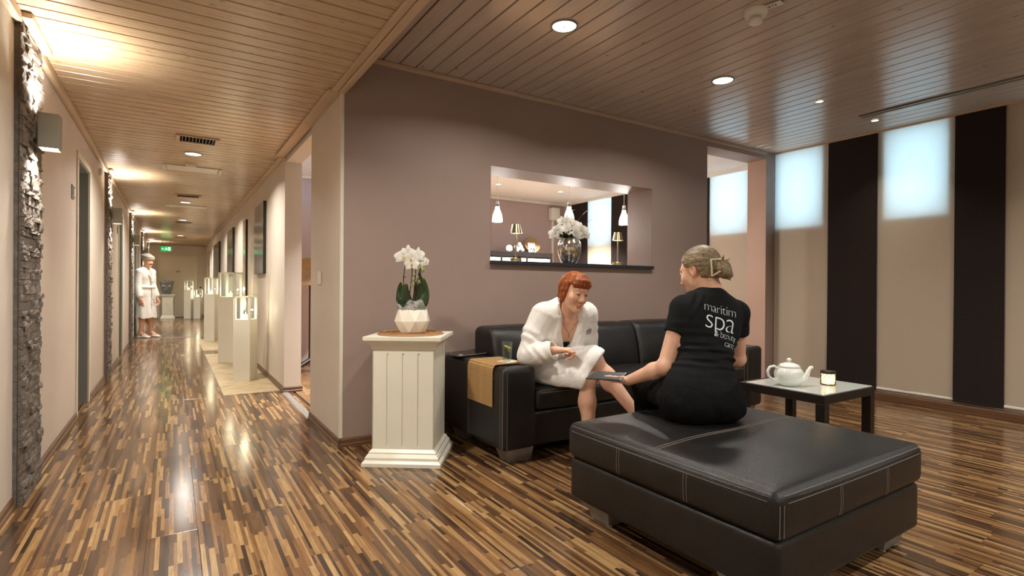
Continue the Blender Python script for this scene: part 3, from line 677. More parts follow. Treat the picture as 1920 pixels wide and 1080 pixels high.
# ------------------------------------------------------------ orchid
t = empty('rattan_placemat', (1.306, 3.28, .79), 0, 'round woven rattan mat on top of the near pedestal', 'mat')
def rattan():
    q = NT('rattan'); p = q.obj(); s = q.n('ShaderNodeTexWave', {'wave_type': 'RINGS', 'rings_direction': 'Z'}, i0=p, Scale=28.0, Distortion=.6).outputs[1]
    q.set(Base_Color=q.ramp(s, [(.2, hexc(120, 84, 48)), (.7, hexc(182, 138, 88))]), Roughness=.6); q.bump(s, .6, .003); return q.m
M['rattan'] = rattan()
MB().lathe([(.001, .0), (.205, 0), (.212, .004), (.205, .009), (.001, .0085)], n=56).build('woven_disc', 'rattan', t, smooth=50)
for k in range(5):
    MB().tube([((.04+k*.04)*cos(a), (.04+k*.04)*sin(a), .009) for a in [2*pi*j/40 for j in range(40)]], .004, 6, closed=True).build('rattan_coil', 'rattan', t, smooth=60)
OP = (1.31, 3.265, .8035)
t = empty('orchid_pot', OP, radians(10), 'white faceted pot holding the orchid on the rattan mat', 'plant pot')
n_ = 8; rings = []
def rg(r, z, o): return [(r*cos(2*pi*(j+o)/n_), r*sin(2*pi*(j+o)/n_), z) for j in range(n_)]
A, B, C_, D_ = rg(.086, 0, 0), rg(.114, .072, .5), rg(.096, .145, 0), rg(.088, .145, 0)
m_ = MB(); V = A+B+C_+D_+rg(.085, .11, 0); F = [tuple(range(8))[::-1]]
for j in range(8):
    k = (j+1) % 8
    F += [(j, k, 8+j), (8+j, k, 8+k), (8+j, 8+k, 16+k), (8+j, 16+k, 16+j), (16+j, 16+k, 24+k, 24+j), (24+j, 24+k, 32+k, 32+j)]
F.append(tuple(range(32, 40)))
MB().add(V, F).build('faceted_body', simple('glazed_white', hexc(236, 230, 215), .18, var=.02), t, bevel=.002)
M['glazed_white'] = bpy.data.materials['glazed_white']
bx('logo_mark', 0, .012, 0, .0015, 0, .003, 'ink', t); t.children[-1].location = (.062, -.088, .05); t.children[-1].rotation_euler = (0, 0, radians(40))
MB().lathe([(.001, .112), (.085, .112)], n=24, cap=False).build('soil', 'dark_gap', t)
M['green_leaf'] = simple('orchid_leaf', hexc(38, 58, 26), .32, var=.25, scale=12)
M['stem'] = simple('orchid_stem', hexc(52, 46, 26), .5, var=.2)
def petal_mat():
    q = NT('white_petal'); p = q.obj(); nn = q.noise(p, 40, 3).outputs[0]
    q.set(Base_Color=q.ramp(nn, [(.3, (.78, .76, .70)), (.7, (.93, .92, .88))]), Roughness=.55, Subsurface_Weight=0.0)
    tr = q.n('ShaderNodeBsdfTranslucent', Color=(.9, .88, .8, 1)); mx = q.n('ShaderNodeMixShader', Fac=.25, i1=q.b.outputs[0], i2=tr.outputs[0]); q.l(mx.outputs[0], q.out.inputs[0]); return q.m
M['petal'] = petal_mat()
M['petal_core'] = simple('orchid_lip', hexc(200, 170, 70), .5, var=.2, scale=60)
M['bud'] = simple('green_bud', hexc(140, 160, 80), .45, var=.15, scale=30)
orch = empty('orchid', (OP[0], OP[1], OP[2]+.11), 0, 'white flowering orchid with dark green leaves in the faceted pot', 'plant')
def w2cam(dx, dz, dy=0):      # offsets seen from the viewpoint: right, up, away
    r = Vector((cos(YAW), -sin(YAW), 0)); f = Vector((sin(YAW), cos(YAW), 0)); return r*dx+f*dy+Vector((0, 0, dz))
def leaf(pts, wmax, name, mat, parent, cup=.25, nw=5, side=None, tip=.5, thick=0):
    pts = [Vector(p) for p in pts]; N = 12; P = []
    for i in range(N+1):      # quadratic/polyline sampling
        u = i/N*(len(pts)-1); k = min(int(u), len(pts)-2); fr_ = u-k
        p0, p1, p2, p3 = pts[max(k-1, 0)], pts[k], pts[k+1], pts[min(k+2, len(pts)-1)]
        P.append(.5*((2*p1)+(-p0+p2)*fr_+(2*p0-5*p1+4*p2-p3)*fr_**2+(-p0+3*p1-3*p2+p3)*fr_**3))
    V = []
    for i, p in enumerate(P):
        d = (P[min(i+1, N)]-P[max(i-1, 0)]).normalized(); s_ = side if side is not None else d.cross(Vector((0, 0, 1)))
        s_ = (Vector(s_)-d*Vector(s_).dot(d)).normalized(); nrm = d.cross(s_)
        u = i/N; wd = wmax*(sin(pi*min(1, u**tip*.97+.02))**.75)
        for j in range(nw):
            q = (j/(nw-1)-.5)*2; V.append(p+s_*(q*wd/2)+nrm*(cup*wd*.5*(q*q)))
    F = [(i*nw+j, i*nw+j+1, (i+1)*nw+j+1, (i+1)*nw+j) for i in range(N) for j in range(nw-1)]
    o = MB().add(V, F).build(name, mat, parent, smooth=180, fix=False)
    if thick: sm = o.modifiers.new('thick', 'SOLIDIFY'); sm.thickness = thick
    return o
Rc = w2cam(1, 0)
for pts, wd in [([(-.02, 0), (-.07, .08), (-.085, .15), (-.075, .21)], .055), ([(-.01, 0), (-.045, .09), (-.05, .16), (-.035, .20)], .07), ([(0, -.01), (-.055, .03), (-.075, .09), (-.06, .135)], .062),
                ([(.01, 0), (.03, .07), (.03, .15), (.02, .21)], .06), ([(.02, 0), (.065, .08), (.08, .16), (.07, .24)], .06), ([(.01, 0), (.045, .10), (.055, .20), (.045, .27)], .05), ([(-.03, 0), (-.07, .02), (-.10, .03)], .035)]:
    leaf([w2cam(a, b, random.uniform(-.01, .02)) for a, b in pts], wd*1.25, 'leaf', 'green_leaf', orch, side=Rc, thick=.002, cup=.15)
stems = [[(-.03, 0), (-.06, .14), (-.058, .24), (-.05, .32), (-.03, .345), (0, .34)], [(0, 0), (-.02, .12), (-.005, .24), (.0, .34)], [(.015, 0), (.01, .15), (.02, .28), (.02, .33)], [(.03, 0), (.035, .14), (.05, .26), (.055, .31)], [(.02, .0), (.015, .1), (.03, .22), (.045, .29), (.06, .31), (.075, .29)]]
for s_ in stems: MB().tube([w2cam(a, b) for a, b in s_], .0032, 6).build('flower_stem', 'stem', orch, smooth=60)
def bloom(c, size, tilt, yaw_, parent, name='blossom'):
    f = MB(); cen = empty(name, c) ; bpy.data.objects.remove(cen)
    root = MB().sph((0, -.004, 0), size*.055).build(name, 'petal_core', parent, smooth=60); root.location = c
    root.rotation_euler = Euler((tilt, 0, yaw_))
    for k, (a, L, W) in enumerate([(90, .5, .34), (215, .5, .32), (325, .5, .32), (5, .52, .58), (175, .52, .58)]):
        ar = radians(a); d = Vector((cos(ar), 0, sin(ar)))
        leaf([d*.02*size, d*(.25*size)+Vector((0, -.05*size, 0)), d*(L*size)], W*size, 'petal', 'petal', root, side=Vector((-sin(ar), 0, cos(ar))), cup=-.15, tip=.62)
    leaf([Vector((0, -.02*size, -.02*size)), Vector((0, -.10*size, -.06*size)), Vector((0, -.09*size, -.13*size))], .12*size, 'lip', 'petal_core', root, side=Vector((1, 0, 0)), cup=.6)
    return root
for dx, dz, s_, yw in [(-.058, .375, .095, .5), (-.028, .395, .095, -.1), (-.005, .36, .10, -.4), (.0, .325, .085, -.5), (-.02, .335, .085, -.9), (.035, .385, .09, -.8), (.055, .35, .085, -1.1), (.03, .33, .08, -.4), (.085, .345, .06, -1.2)]:
    bloom(w2cam(dx, dz, random.uniform(-.03, .0)), s_*1.22, random.uniform(-.2, .15), -YAW+yw*.6, orch)
for dx, dz, r in [(.07, .29, .012), (.045, .30, .009), (.015, .26, .008), (.037, .245, .007), (.008, .23, .007), (.047, .22, .006), (.012, .20, .006), (.05, .21, .005), (0, .19, .006)]:
    MB().sph((0, 0, 0), r, sc=(1, 1, 1.3)).build('bud', 'bud', orch, smooth=60, loc=w2cam(dx, dz, -.025))
for dx, dz in [(-.058, .245), (.0, .24)]: MB().box(-.004, .012, -.004, .004, -.003, .003).build('support_clip', 'plastic_dark', orch, loc=w2cam(dx, dz))
# crinkled wrap
cw = NT('cellophane'); cn = cw.noise(cw.obj(), 45, 5, .7, 1).outputs[0]; cw.set(Base_Color=(.9, .9, .88, 1), Roughness=.15); tr = cw.n('ShaderNodeBsdfTransparent')
mx = cw.n('ShaderNodeMixShader', Fac=cw.ramp(cn, [(.35, (.12,)*3), (.6, (.65,)*3)]), i1=tr.outputs[0], i2=cw.b.outputs[0]); cw.l(mx.outputs[0], cw.out.inputs[0]); cw.bump(cn, .8, .01); M['cellophane'] = cw.m
rr = []; 
for i in range(6):
    u = i/5; rr.append([((.082+.018*u+.004*sin(7*a+i))*cos(a), (.082+.018*u+.004*sin(5*a-i))*sin(a), .005+u*(.075+.022*sin(3*a+.5)+.012*sin(8*a))) for a in [2*pi*j/48 for j in range(48)]])
MB().rings(rr, cap=False).build('cellophane_wrap', 'cellophane', orch, smooth=180)
bx('care_tag', -.012, .012, -.001, .001, 0, .05, simple('red_tag', hexc(205, 90, 60), .5), orch); orch.children[-1].location = w2cam(.01, .02, -.088); orch.children[-1].rotation_euler = (0, 0, -YAW)

# ------------------------------------------------------------ sofa
SX, SY, SW = 1.69, 2.755, 2.65
M['stitch'] = simple('grey_stitching', hexc(120, 112, 104), .7)
sofa = empty('sofa', (SX, SY, 0), 0, 'long black leather sofa against the mauve wall with grey stitching', 'sofa')
AW, AD, AT = .25, .86, .60
def arm(x0):
    b = rbox(x0, x0+AW, 0, AD, .09, AT, .035, (4, 12, 6), puff=(.004, 0, .006))
    o = b.build('armrest', 'black_leather', sofa, smooth=60)
    st = MB()
    for dx in (.006, .03):
        st.tube([(x0+dx, -.0005 if dx > .01 else .012, z) for z in np.linspace(.10, AT-.03, 12)], .0012, 5)
    for yy_ in (.012, .034):
        st.tube([(x0-.0008, yy_, z) for z in np.linspace(.1, AT-.035, 10)]+[(x0+.010, yy_, AT-.011), (x0+.035, yy_, AT+.001)]+[(x0+AW*k/6, yy_, AT+.003) for k in range(1, 6)]+[(x0+AW-.03, yy_, AT)], .0012, 5)
    st.tube([(x0-.0045, AD*.5, z) for z in np.linspace(.1, AT-.04, 8)], .0012, 5); st.tube([(x0-.0045, AD*.52, z) for z in np.linspace(.1, AT-.04, 8)], .0012, 5)
    st.build('stitching', 'stitch', o)
arm(0); arm(SW-AW)
IN0, IN1 = AW-.005, SW-AW+.005; n3 = (IN1-IN0)/3
o = rbox(IN0, IN1, .02, .80, .09, .31, .02, (10, 6, 4)).build('base', 'black_leather', sofa, smooth=60)
for k in range(3):
    a = IN0+n3*k+.001; b = IN0+n3*(k+1)-.001
    c = rbox(a, b, .0, .66, .315, .455, .035, (10, 10, 4), puff=(0, .008, .018)).build('seat_cushion', 'black_leather', sofa, smooth=60)
    st = MB(); st.tube([(x, .004+.0*x, .443) for x in np.linspace(a+.03, b-.03, 12)], .0012, 5); st.tube([(x, -.006, .428) for x in np.linspace(a+.03, b-.03, 12)], .0012, 5); st.build('stitching', 'stitch', c)
    def lean(x, y, z): return (0, -(.8-z)*.22-.02*sin(pi*min(1, max(0, (z-.42)/.38))) if y < .75 else 0, 0)
    c = rbox(a, b, .58, .85, .42, .80, .05, (10, 4, 10), puff=(0, .02, .008), fn=lean).build('back_cushion', 'black_leather', sofa, smooth=60)
    if k:
        st = MB()
        for dx in (-.008, .010):
            st.tube([(a+dx, .578-(.8-z)*.22-.02*sin(pi*min(1, (z-.42)/.38))+(0 if z < .76 else (z-.76)**2*22), z) for z in np.linspace(.44, .795, 14)], .0013, 5)
        st.build('stitching', 'stitch', c)
    else:
        MB().tube([(a+.012, .60-(.8-z)*.2+(0 if z < .76 else (z-.76)**2*22), z) for z in np.linspace(.60, .79, 12)], .0013, 5).build('stitching', 'stitch', c)
for x, y in [(.05, .03), (SW-.25, .03), (.05, AD-.2), (SW-.25, AD-.2)]:
    MB().rings([[(x+.035, y+.03, 0), (x+.20, y+.03, 0), (x+.20, y+.14, 0), (x+.035, y+.14, 0)], [(x, y, .092), (x+.2, y, .092), (x+.2, y+.16, .092), (x, y+.16, .092)]]).build('foot', 'steel', sofa, bevel=.002)
# bamboo arm mat: slats along the arm
M['bamboo'] = simple('bamboo', hexc(168, 132, 84), .45, var=.16, scale=18)
bam = empty('bamboo_arm_mat', (SX, SY+.28, AT), 0, 'bamboo slat mat draped over the left sofa arm', 'mat')
sl = .0185; pos = [(-.0065, -.03-sl*k-sl/2, 0) for k in range(12)][::-1]+[(-.005, -.0215, 12), (.0, -.0055, 38), (.0115, .0075, 66)]+[(.026+sl*k, .011, 90) for k in range(12)]
for x, z, a in pos:
    o = bx('bamboo_slat', -.0018, .0018, -.165, .165, -sl/2+.0004, sl/2-.0004, 'bamboo', bam, bevel=.0005); o.location = (x-(.001 if a == 0 else 0), 0, z); o.rotation_euler = (0, radians(a), 0)
# tumbler on a napkin
nap = tag(MB().box(-.05, .05, -.05, .05, 0, .0012).build('napkin', simple('paper_white', hexc(240, 238, 230), .8), loc=(SX+.155, SY+.20, .6138)), 'white square paper napkin under the drinking glass', 'napkin'); nap.rotation_euler = (0, 0, .35)
M['paper_white'] = bpy.data.materials['paper_white']
gl = empty('water_glass', (SX+.15, SY+.20, .6152), 0, 'tall glass of water with lemon on the bamboo mat', 'glass')
MB().lathe([(.001, 0), (.026, 0), (.036, .128), (.0345, .128), (.0255, .014), (.001, .012)], n=32, cap=False).build('tumbler', 'glassware', gl, smooth=50)
MB().lathe([(.0245, .014), (.0325, .098), (.001, .098)], n=32, cap=False).build('water', 'water', gl, smooth=50)
M['lemon'] = simple('lemon_slice', hexc(215, 205, 90), .4, var=.15, scale=60)
for p_, r_ in [((.0, -.008, .092), (.35, .2, .3)), ((.01, .004, .078), (1.1, .5, .8))]:
    o = MB().cyl((0, 0, -.003), (0, 0, .003), .022, n=20).build('lemon_slice', 'lemon', gl, smooth=40); o.location = p_; o.rotation_euler = r_
# magazine
def magm():
    q = NT('magazine_cover'); p = q.obj(); v = q.n('ShaderNodeTexVoronoi', i0=p, Scale=19.0); f = q.ramp(v.outputs['Distance'], [(.12, (1, 1, 1)), (.2, (0, 0, 0))])
    q.set(Base_Color=q.mix(f, (.012, .01, .012, 1), (.45, .35, .3, 1)), Roughness=.18); return q.m
M['magazine'] = magm()
mg = empty('magazine', (SX+.10, SY+.70, .614), radians(14), 'dark glossy magazine on the back of the left sofa arm', 'magazine')
bx('pages', -.145, .145, -.1, .1, 0, .004, 'paper_white', mg); bx('cover', -.148, .148, -.102, .102, .004, .0055, 'magazine', mg); bx('cover', -.148, .148, -.102, .102, -.001, 0, 'magazine', mg); bx('title_patch', -.12, -.09, -.09, -.07, .0055, .0059, 'paper_white', mg)

# ------------------------------------------------------------ ottoman
OX, OY, OS = 1.645, .985, 1.06
ot = empty('ottoman', (OX, OY, 0), radians(.5), 'large square black leather ottoman in the foreground', 'ottoman')
def dent(x, y, z):
    if z < .38: return (0, 0, 0)
    d2 = ((x-.56)**2+(y-.66)**2)/.06; s_ = -.016*math.exp(-d2)
    s_ -= .004*math.exp(-((y-.53)/.012)**2)*(1 if z > .42 else 0)
    return (0, 0, s_)
c = rbox(-.012, OS+.012, -.012, OS+.012, .275, .445, .04, (26, 30, 6), puff=(.012, .012, .022), fn=dent)
oc = c.build('cushion', 'black_leather', ot, smooth=60)
st = MB(); zs = .418
def loop(off, z, rr=.05):
    P = []; a0, a1 = -off, OS+off
    for cx_, cy_, s0 in ((a1-rr, a1-rr, 0), (a0+rr, a1-rr, 1), (a0+rr, a0+rr, 2), (a1-rr, a0+rr, 3)):
        for q in range(7): an = pi/2*(s0+q/6); P.append((cx_+rr*cos(an), cy_+rr*sin(an), z))
    Q = []
    for i in range(len(P)):
        a, b = Vector(P[i]), Vector(P[(i+1) % len(P)]); n__ = max(1, int((b-a).length/.05))
        for k in range(n__):
            p = a+(b-a)*k/n__
            # follow the puffed side
            ux = (p.x/OS-.5)*2; uy = (p.y/OS-.5)*2; uz = (z-.36)/.085
            if p.y < .0 or p.y > OS: p.y += math.copysign(.012*(1-min(1, ux*ux))*(1-min(1, uz*uz)), p.y-.5)
            if p.x < .0 or p.x > OS: p.x += math.copysign(.012*(1-min(1, uy*uy))*(1-min(1, uz*uz)), p.x-.5)
            Q.append(p)
    return Q
st.tube(loop(.0115, .408), .0013, 5, closed=True); st.tube(loop(.0045, .430, .045), .0013, 5, closed=True)
for s_ in (1/3, 2/3):
    for d in (-.007, .007):
        for side in range(2):
            pts = [(OS*s_+d, -.0125-.0105*(1-(z-.36)**2/.0072), z) for z in np.linspace(.30, .405, 7)]
            if side: pts = [(p[1], p[0], p[2]) for p in pts]
            st.tube(pts, .0012, 5)
for d in (.012, .030):
    st.tube([(-.012+d-.008, -.012+max(0, .02-d)*.5, z) for z in np.linspace(.30, .405, 6)], .0012, 5)
dg = bpy.context.evaluated_depsgraph_get()
bv = BVHTree.FromPolygons([Vector(v) for v in c.v], [list(f) for f in c.f])
for d in (-.009, .009):
    P = []
    for x in np.linspace(.0, OS, 40):
        h = bv.ray_cast(Vector((x, OS*.5+d, 1)), Vector((0, 0, -1)))
        if h[0]: P.append((x, OS*.5+d, h[0].z+.0006))
    st.tube(P, .0013, 5)
st.build('stitching', 'stitch', oc)
MB().tube([(p[0], p[1], p[2]) for p in loop(.0075, .4195, .048)], .0035, 6, closed=True).build('piping', 'black_leather', oc, smooth=60)
rbox(.0, OS, .0, OS, .08, .28, .025, (10, 10, 4)).build('base', 'black_leather', ot, smooth=60)
for x, y in [(.03, .10), (.03, OS-.24), (OS-.21, .04), (OS-.21, OS-.2)]:
    x = x+.0; MB().rings([[(x+.02, y+.015, .006), (x+.16, y+.015, .006), (x+.16, y+.13, .006), (x+.02, y+.13, .006)], [(x, y, .082), (x+.18, y, .082), (x+.18, y+.16, .082), (x, y+.16, .082)]]).build('foot', 'steel', ot, bevel=.002)
    MB().cyl((x+.04, y+.03, 0), (x+.04, y+.03, .006), .012).cyl((x+.14, y+.03, 0), (x+.14, y+.03, .006), .012).build('floor_glide', 'plastic_white', ot)

# ------------------------------------------------------------ side table with teapot and candle holder
TX0, TX1, TY0, TY1, TZ = 3.335, 3.965, 1.715, 2.30, .45
tb = empty('side_table', ((TX0+TX1)/2, (TY0+TY1)/2, 0), 0, 'low black-brown side table with white glass top between ottoman and blinds', 'table')
hx, hy = (TX1-TX0)/2, (TY1-TY0)/2
bx('tabletop', -hx, hx, -hy, hy, TZ-.055, TZ-.001, 'dark_wood', tb, bevel=.002)
for sx in (-1, 1):
    for sy in (-1, 1):
        o = bx('leg', -.028, .028, -.028, .028, 0, TZ-.055, 'dark_wood', tb, bevel=.002); o.location = (sx*(hx-.028), sy*(hy-.028), 0)
gm = NT('white_glass'); gm.set(Base_Color=hexc(205, 212, 205), Roughness=.05, Specular_IOR_Level=.6, Coat_Weight=.4, Coat_Roughness=.02); M['white_glass'] = gm.m
bx('glass_plate', -hx+.012, hx-.012, -hy+.012, hy-.05, TZ-.001, TZ+.005, 'white_glass', tb, bevel=.0015)
TP = (3.475, 2.02, TZ+.0055); tp = empty('teapot', TP, -YAW, 'white porcelain teapot with handle and spout on the side table', 'teapot')
M['porcelain'] = simple('white_porcelain', hexc(232, 236, 228), .12, var=.01, coat=.4)
MB().lathe([(.05, 0), (.062, .004), (.082, .03), (.091, .06), (.088, .09), (.074, .115), (.058, .128)], n=40).build('body', 'porcelain', tp, smooth=60)
MB().lathe([(.068, .124), (.069, .130), (.060, .138), (.035, .149), (.012, .154)], n=40).build('lid', 'porcelain', tp, smooth=60)
MB().lathe([(.007, .150), (.008, .158), (.015, .166), (.015, .174), (.009, .181), (.002, .182)], n=24).build('lid_knob', 'porcelain', tp, smooth=60)
MB().tube([(-.078, 0, .115), (-.10, 0, .128), (-.128, 0, .122), (-.143, 0, .095), (-.138, 0, .065), (-.115, 0, .042), (-.082, 0, .03)], [.008, .008, .0085, .009, .0085, .008, .008], 12).build('handle', 'porcelain', tp, smooth=60)
MB().tube([(.078, 0, .04), (.105, 0, .052), (.122, 0, .075), (.13, 0, .10), (.142, 0, .118), (.156, 0, .122)], [.024, .02, .015, .012, .011, .0095], 14).build('spout', 'porcelain', tp, smooth=60)
MB().tube([(-.055, 0, .136), (-.075, -.01, .142), (-.065, -.02, .15), (-.03, -.02, .153), (0, -.02, .158)], .0012, 6).build('lid_wire', 'chrome', tp, smooth=60)
MB().sph((-.072, -.005, .140), .006).build('wire_catch', 'chrome', tp, smooth=60)
CP = (3.735, 1.90, TZ+.0055); ch = empty('candle_holder', CP, 0, 'small black patterned metal candle holder lit from inside on the side table', 'candle holder')
MB().lathe([(.001, 0), (.048, 0), (.049, .006), (.046, .008), (.001, .006)], n=36, cap=False).build('base', 'plastic_dark', ch, smooth=40)
MB().lathe([(.048, .082), (.05, .084), (.05, .10), (.047, .10)], n=36, cap=False).build('rim', 'plastic_dark', ch, smooth=40)
L_ = MB()
def cylp(a, z, r=.049): return (r*cos(a), r*sin(a), z)
for k in range(10):
    a0 = 2*pi*k/10; da = pi/10
    L_.tube([cylp(a0-da, .006), cylp(a0-da, .026), cylp(a0, .042), cylp(a0+da, .026), cylp(a0+da, .006)], .0016, 5)
    L_.tube([cylp(a0-da*.55, .008), cylp(a0-da*.55, .024), cylp(a0, .032), cylp(a0+da*.55, .024), cylp(a0+da*.55, .008)], .0014, 5)
    L_.tube([cylp(a0, .008), cylp(a0, .084)], .0014, 5); L_.tube([cylp(a0-da, .045), cylp(a0+da, .082)], .0014, 5); L_.tube([cylp(a0+da, .045), cylp(a0-da, .082)], .0014, 5); L_.tube([cylp(a0+da, .044), cylp(a0+da, .084)], .0012, 5)
L_.build('lattice', 'plastic_dark', ch, smooth=60)
fg = NT('frosted_liner'); fg.set(Base_Color=(.9, .8, .6, 1), Roughness=.4); tr2 = fg.n('ShaderNodeBsdfTranslucent', Color=(1, .85, .6, 1)); tr3 = fg.n('ShaderNodeBsdfTransparent')
m1 = fg.n('ShaderNodeMixShader', Fac=.6, i1=tr3.outputs[0], i2=tr2.outputs[0]); fg.l(m1.outputs[0], fg.out.inputs[0]); M['frosted'] = fg.m
MB().lathe([(.044, .008), (.044, .09)], n=32, cap=False).build('glass_liner', 'frosted', ch, smooth=60)
MB().lathe([(.019, .008), (.019, .02), (.001, .02)], n=20).build('tealight', 'candle_wax', ch, smooth=40)
MB().lathe([(.001, .02), (.006, .03), (.004, .042), (.0008, .052)], n=8).build('flame', 'flame', ch, smooth=60)
ch.scale = (.92,)*3
light('candle_light', 'POINT', (0, 0, .045), .9, (1, .72, .42), ch, shadow_soft_size=.008)

# ------------------------------------------------------------ pass-through: lamps, vase, pendants
def brass_lamp(x, y, label):
    t = empty('table_lamp', (x, y, NZ0), 0, label, 'lamp', 'brass lamps on the granite sill')
    MB().lathe([(.050, 0), (.050, .034), (.048, .036), (.012, .037)], n=32).build('base', 'brass', t, smooth=40)
    MB().lathe([(.007, .024), (.007, .28)], n=16).build('stem', 'brass', t, smooth=40)
    MB().lathe([(.053, .245), (.034, .325), (.001, .327), (.001, .325), (.032, .322), (.051, .245)], n=36, cap=False).build('lamp_shade', 'brass', t, smooth=40)
    MB().lathe([(.001, .250), (.048, .250), (.048, .252), (.001, .252)], n=32, cap=False).build('light_disc', 'pendant_glow', t)
    light('lamp', 'SPOT', (0, 0, .24), 5, WARM, t, spot_size=radians(130), spot_blend=.6, shadow_soft_size=.03, dir=(0, 0, -1))
brass_lamp(2.48, 3.85, 'left brass table lamp with cone shade on the granite sill'); brass_lamp(3.66, 3.85, 'right brass table lamp with cone shade on the granite sill')
vz = empty('mercury_vase', (3.06, 3.85, NZ0), 0, 'bulbous mirrored silver vase on the granite sill', 'vase')
mv = NT('mercury_glass'); mn = mv.noise(mv.obj(), 38, 5, .6).outputs[0]; mv.set(Base_Color=mv.ramp(mn, [(.35, hexc(140, 130, 118)), (.6, hexc(225, 216, 202))]), Metallic=.95, Roughness=mv.ramp(mn, [(.3, (.35,)*3), (.6, (.08,)*3)])); mv.bump(mn, .25, .004); M['mercury'] = mv.m
MB().lathe([(.062, 0), (.075, .02), (.098, .08), (.109, .14), (.106, .185), (.090, .222), (.084, .232), (.080, .228), (.081, .21)], n=44).build('body', 'mercury', vz, smooth=60)
fl = empty('flower_bouquet', (3.06, 3.85, NZ0+.215), 0, 'white artificial lily bouquet with green leaves in the silver vase', 'flowers')
M['dusty_petal'] = simple('cream_petal', hexc(215, 210, 195), .6, var=.12, scale=30)
for k in range(26):
    a = random.uniform(0, 2*pi); e_ = Vector((cos(a), sin(a)*.7, 0)); 
    leaf([e_*.01, e_*.06+Vector((0, 0, .04)), e_*.105+Vector((0, 0, .03+random.uniform(-.02, .05)))], .055, 'leaf', 'green_leaf', fl, thick=.001)
for dx, dz, sz, yw, tl in [(-.13, .06, .15, .6, .3), (-.10, .10, .12, .2, 0), (.02, .13, .17, -.3, -.1), (.10, .09, .15, -.8, .1), (-.07, .17, .11, .6, -.3), (.13, .05, .12, -.9, .4), (.05, .05, .13, -.2, .3), (-.03, .19, .09, 0, -.4)]:
    MB().tube([(0, 0, -.02), w2cam(dx*.5, dz*.6, 0), w2cam(dx, dz, .01)], .003, 6).build('flower_stem', 'stem', fl, smooth=60)
    r_ = bloom(w2cam(dx, dz, -.04), sz, tl, -YAW+yw*.7, fl); r_.data.materials.clear(); r_.data.materials.append(M['bud'])
    for q_ in r_.children:
        if q_.name.startswith('lip'): q_.data.materials.clear(); q_.data.materials.append(M['petal'])
for dx, dz in [(.16, .16), (-.02, .24), (.12, .24)]:
    MB().tube([(0, 0, 0), w2cam(dx*.4, dz*.6), w2cam(dx, dz)], .003, 6).build('flower_stem', 'stem', fl, smooth=60)
    leaf([w2cam(dx, dz), w2cam(dx+.03, dz+.03), w2cam(dx+.07, dz+.045)], .035, 'petal', 'petal', fl)
def pendant(x, y, zb, label):
    t = empty('pendant_lamp', (x, y, zb), 0, label, 'pendant lamp', 'glass pendant lamps in the next room')
    MB().lathe([(.056, 0), (.057, .03), (.05, .075), (.032, .125), (.024, .145), (.023, .165)], n=36, cap=False).build('glass_shade', 'pendant_shade', t, smooth=60)
    MB().lathe([(.001, .12), (.016, .10), (.026, .06), (.016, .03), (.001, .02)], n=20).build('bulb', 'lamp_warm', t, smooth=60)
    MB().lathe([(.025, .165), (.025, .19), (.014, .195)], n=28).build('metal_cap', 'steel', t, smooth=40); MB().lathe([(.020, .19), (.019, .22), (.001, .222)], n=28).build('socket', 'plastic_white', t, smooth=40)
    MB().cyl((0, 0, .22), (0, 0, ZN-zb-.02), .0025, n=8).build('cord', 'plastic_white', t); MB().lathe([(.04, ZN-zb-.022), (.04, ZN-zb)], n=28).build('ceiling_rose', 'plastic_white', t, smooth=40)
    light('lamp', 'POINT', (0, 0, -.02), 28, (1, .96, .92), t, shadow_soft_size=.05)
ps = NT('pendant_glass'); ps.set(Base_Color=(.95, .9, .82, 1), Roughness=.3, Emission_Color=(1, .88, .68, 1), Emission_Strength=3.5); M['pendant_shade'] = ps.m
pendant(3.02, 5.07, 1.816, 'left glowing glass pendant lamp in the wall opening'); pendant(3.69, 4.65, 1.82, 'middle glowing glass pendant lamp behind the white flowers'); pendant(4.40, 4.53, 1.825, 'right glowing glass pendant lamp in the wall opening')
# shelf unit in the next room
sh = empty('sideboard', (3.92, YR-.4, 0), 0, 'tall black shelf unit with pale drawers at the back of the next room', 'shelf')
SWd = 1.54
S = MB(); S.box(0, SWd, 0, .38, 1.59, 1.67).box(0, .05, 0, .38, 0, 1.59).box(SWd-.05, SWd, 0, .38, 0, 1.59)
for z in (0, .36, .78, 1.20): S.box(.05, SWd-.05, .0, .38, z, z+.03)
c3 = (SWd-.1-.06)/3
S.box(.05, SWd-.05, .36, .38, 0, 1.59).box(.05+c3, .08+c3, 0, .36, 0, 1.59).box(.08+2*c3, .11+2*c3, 0, .36, 0, 1.59); S.build('carcass', 'dark_wood', sh, bevel=.002)
M['linen'] = simple('pale_linen', hexc(215, 206, 186), .7, var=.06, scale=20)
for k in range(3):
    a = .055+k*(c3+.03)
    for z in (1.235, .815):
        o = bx('drawer', a, a+c3-.01, .0, .35, z, z+.335, 'linen', sh, bevel=.004); bx('drawer_rim', a+.02, a+c3-.03, -.004, 0, z+.02, z+.315, 'trim_white', o, bevel=.002)
rt = empty('rolled_towel', (4.62, YR-.22, 1.67), 0, 'rolled cream towel on top of the black shelf', 'towel')
sp = [((.012+.0045*k/4)*cos(k*.6), -.0, (.012+.0045*k/4)*sin(k*.6)+.055) for k in range(34)]
MB().cyl((-.02, -.16, .055), (.12, .06, .055), .053, n=24).build('roll', 'linen', rt, smooth=40)
MB().tube([(-.024+p[0]*.9, -.164-p[0]*.5, p[2]) for p in sp], .003, 6).build('spiral_edge', 'trim_white', rt, smooth=60)
fz = empty('white_figurine', (4.86, YR-.25, 1.678), 0, 'small white flower figurine beside the rolled towel', 'ornament')
for k, (a, b) in enumerate([(0, .05), (.05, .09), (-.05, .08), (.02, .13), (.08, .04), (-.03, .03)]): MB().sph((a, 0, b), .038, sc=(1, .8, .9)).build('petal', 'porcelain', fz, smooth=60)
